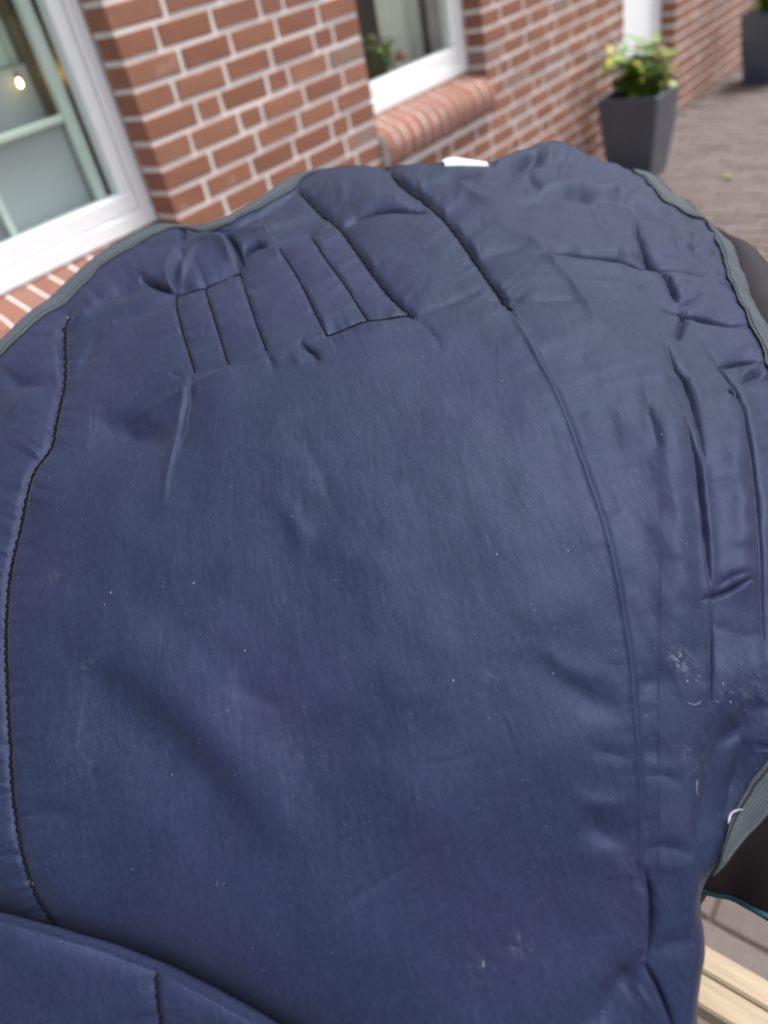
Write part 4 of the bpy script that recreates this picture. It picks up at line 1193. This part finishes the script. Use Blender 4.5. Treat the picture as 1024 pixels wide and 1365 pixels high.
V = np.array(V); n = V.shape[1]; kk = V.shape[0]
I = np.arange(kk * n).reshape(kk, n)
F = np.stack([I[:-1, :-1], I[1:, :-1], I[1:, 1:], I[:-1, 1:]], -1).reshape(-1, 4)
sh = bobj('outer_shell', V.reshape(-1, 3), F, M_SHELL)
sm = sh.modifiers.new('thick', 'SOLIDIFY'); sm.thickness = .003; sm.offset = -1
ss = sh.modifiers.new('sub', 'SUBSURF'); ss.levels = 1; ss.render_levels = 2
# hanging flap of the shell with its teal piped hem, below the near right corner
def at_depth(px, dep):
    px = np.asarray(px, float)
    d = np.stack([(px[..., 0] - 512) / FPX, -(px[..., 1] - 682.5) / FPX, -np.ones(px.shape[:-1])], -1) @ MC.T
    return CAM + d * np.asarray(dep)[..., None]
hem = resample([(900, 1165), (935, 1184), (955, 1191), (976, 1195), (1000, 1208), (1024, 1221), (1070, 1246), (1140, 1270)], n=60)
upl = resample([(900, 1090), (940, 1120), (965, 1120), (990, 1090), (1020, 1045), (1060, 1000), (1110, 970), (1160, 960)], n=60)
rows = 24
w = np.linspace(0, 1, rows)
G = upl[None] * (1 - w[:, None, None]) + hem[None] * w[:, None, None]
uu = np.linspace(0, 1, 60)
dep = .74 + .10 * w[:, None] + .012 * np.sin(uu * 9)[None] * w[:, None] - .02 * uu[None]
V = at_depth(G, dep)
I = np.arange(rows * 60).reshape(rows, 60)
F = np.stack([I[:-1, :-1], I[1:, :-1], I[1:, 1:], I[:-1, 1:]], -1).reshape(-1, 4)
fl = bobj('shell_flap', V.reshape(-1, 3), F, M_SHELL)
sm = fl.modifiers.new('thick', 'SOLIDIFY'); sm.thickness = .002; sm.offset = 0
mb = MB()
hp = [V[-1, i] - BASE for i in range(60)]
hp2 = resample(np.stack([np.arange(60), np.zeros(60)], 1), n=2)
tp = []
for i in range(59):
    for q in range(4):
        f_ = q / 4
        tp.append(tuple(hp[i] * (1 - f_) + hp[i + 1] * f_))
rad = [.0048 + .0008 * math.sin(i * 1.9) for i in range(len(tp))]
mb.tube(tp, rad, 8)
obj('teal_piping', mb.mesh('teal_piping', M_TEAL, True), fl)

# ------------------------------------------------------------------ wooden stand under the blanket
st = empty('wooden_stand', (-1.12, -1.95, 0))
tag(st, 'pale wooden stand whose rail shows below the blanket in the bottom right corner', 'stand')
SO = np.array([-1.12, -1.95, 0])
def part(name, mb):
    mb.v = [tuple(np.array(v_) - SO) for v_ in mb.v]
    obj(name, mb.mesh(name, M_WOOD), st)
RZ = .45
mb = MB(); mb.cbox(-1.253, -1.217, -3.05, -1.45, RZ - .045, RZ, .004); part('rail', mb)
mb = MB(); mb.cbox(-1.296, -1.2545, -3.05, -1.45, RZ - .045, RZ - .0015, .004); part('rail', mb)
def hz(x, y):
    dx, dy = x - CAM[0], y - CAM[1]
    return float(Hbase(np.array(dx * RGT[0] + dy * RGT[1]), np.array(dx * FWD[0] + dy * FWD[1])))
for (x, y) in ((-1.256, -1.56), (-1.256, -2.10), (-1.0, -1.62), (-1.0, -2.05)):
    mb = MB(); mb.cbox(x - .022, x + .022, y - .022, y + .022, 0, RZ - .046 if False else hz(x, y) - .075, .004)
    part('post', mb)
mb = MB(); mb.cbox(-1.256 - .022, -1.256 + .022, -3.02, -2.976, 0, RZ - .0455, .004); part('post', mb)
for y in (-1.585, -2.075):
    zz = min(hz(-1.256, y), hz(-1.0, y)) - .10
    mb = MB(); mb.cbox(-1.30, -.96, y - .024 - .046, y - .023, zz - .06, zz, .004); part('cross_bar', mb)
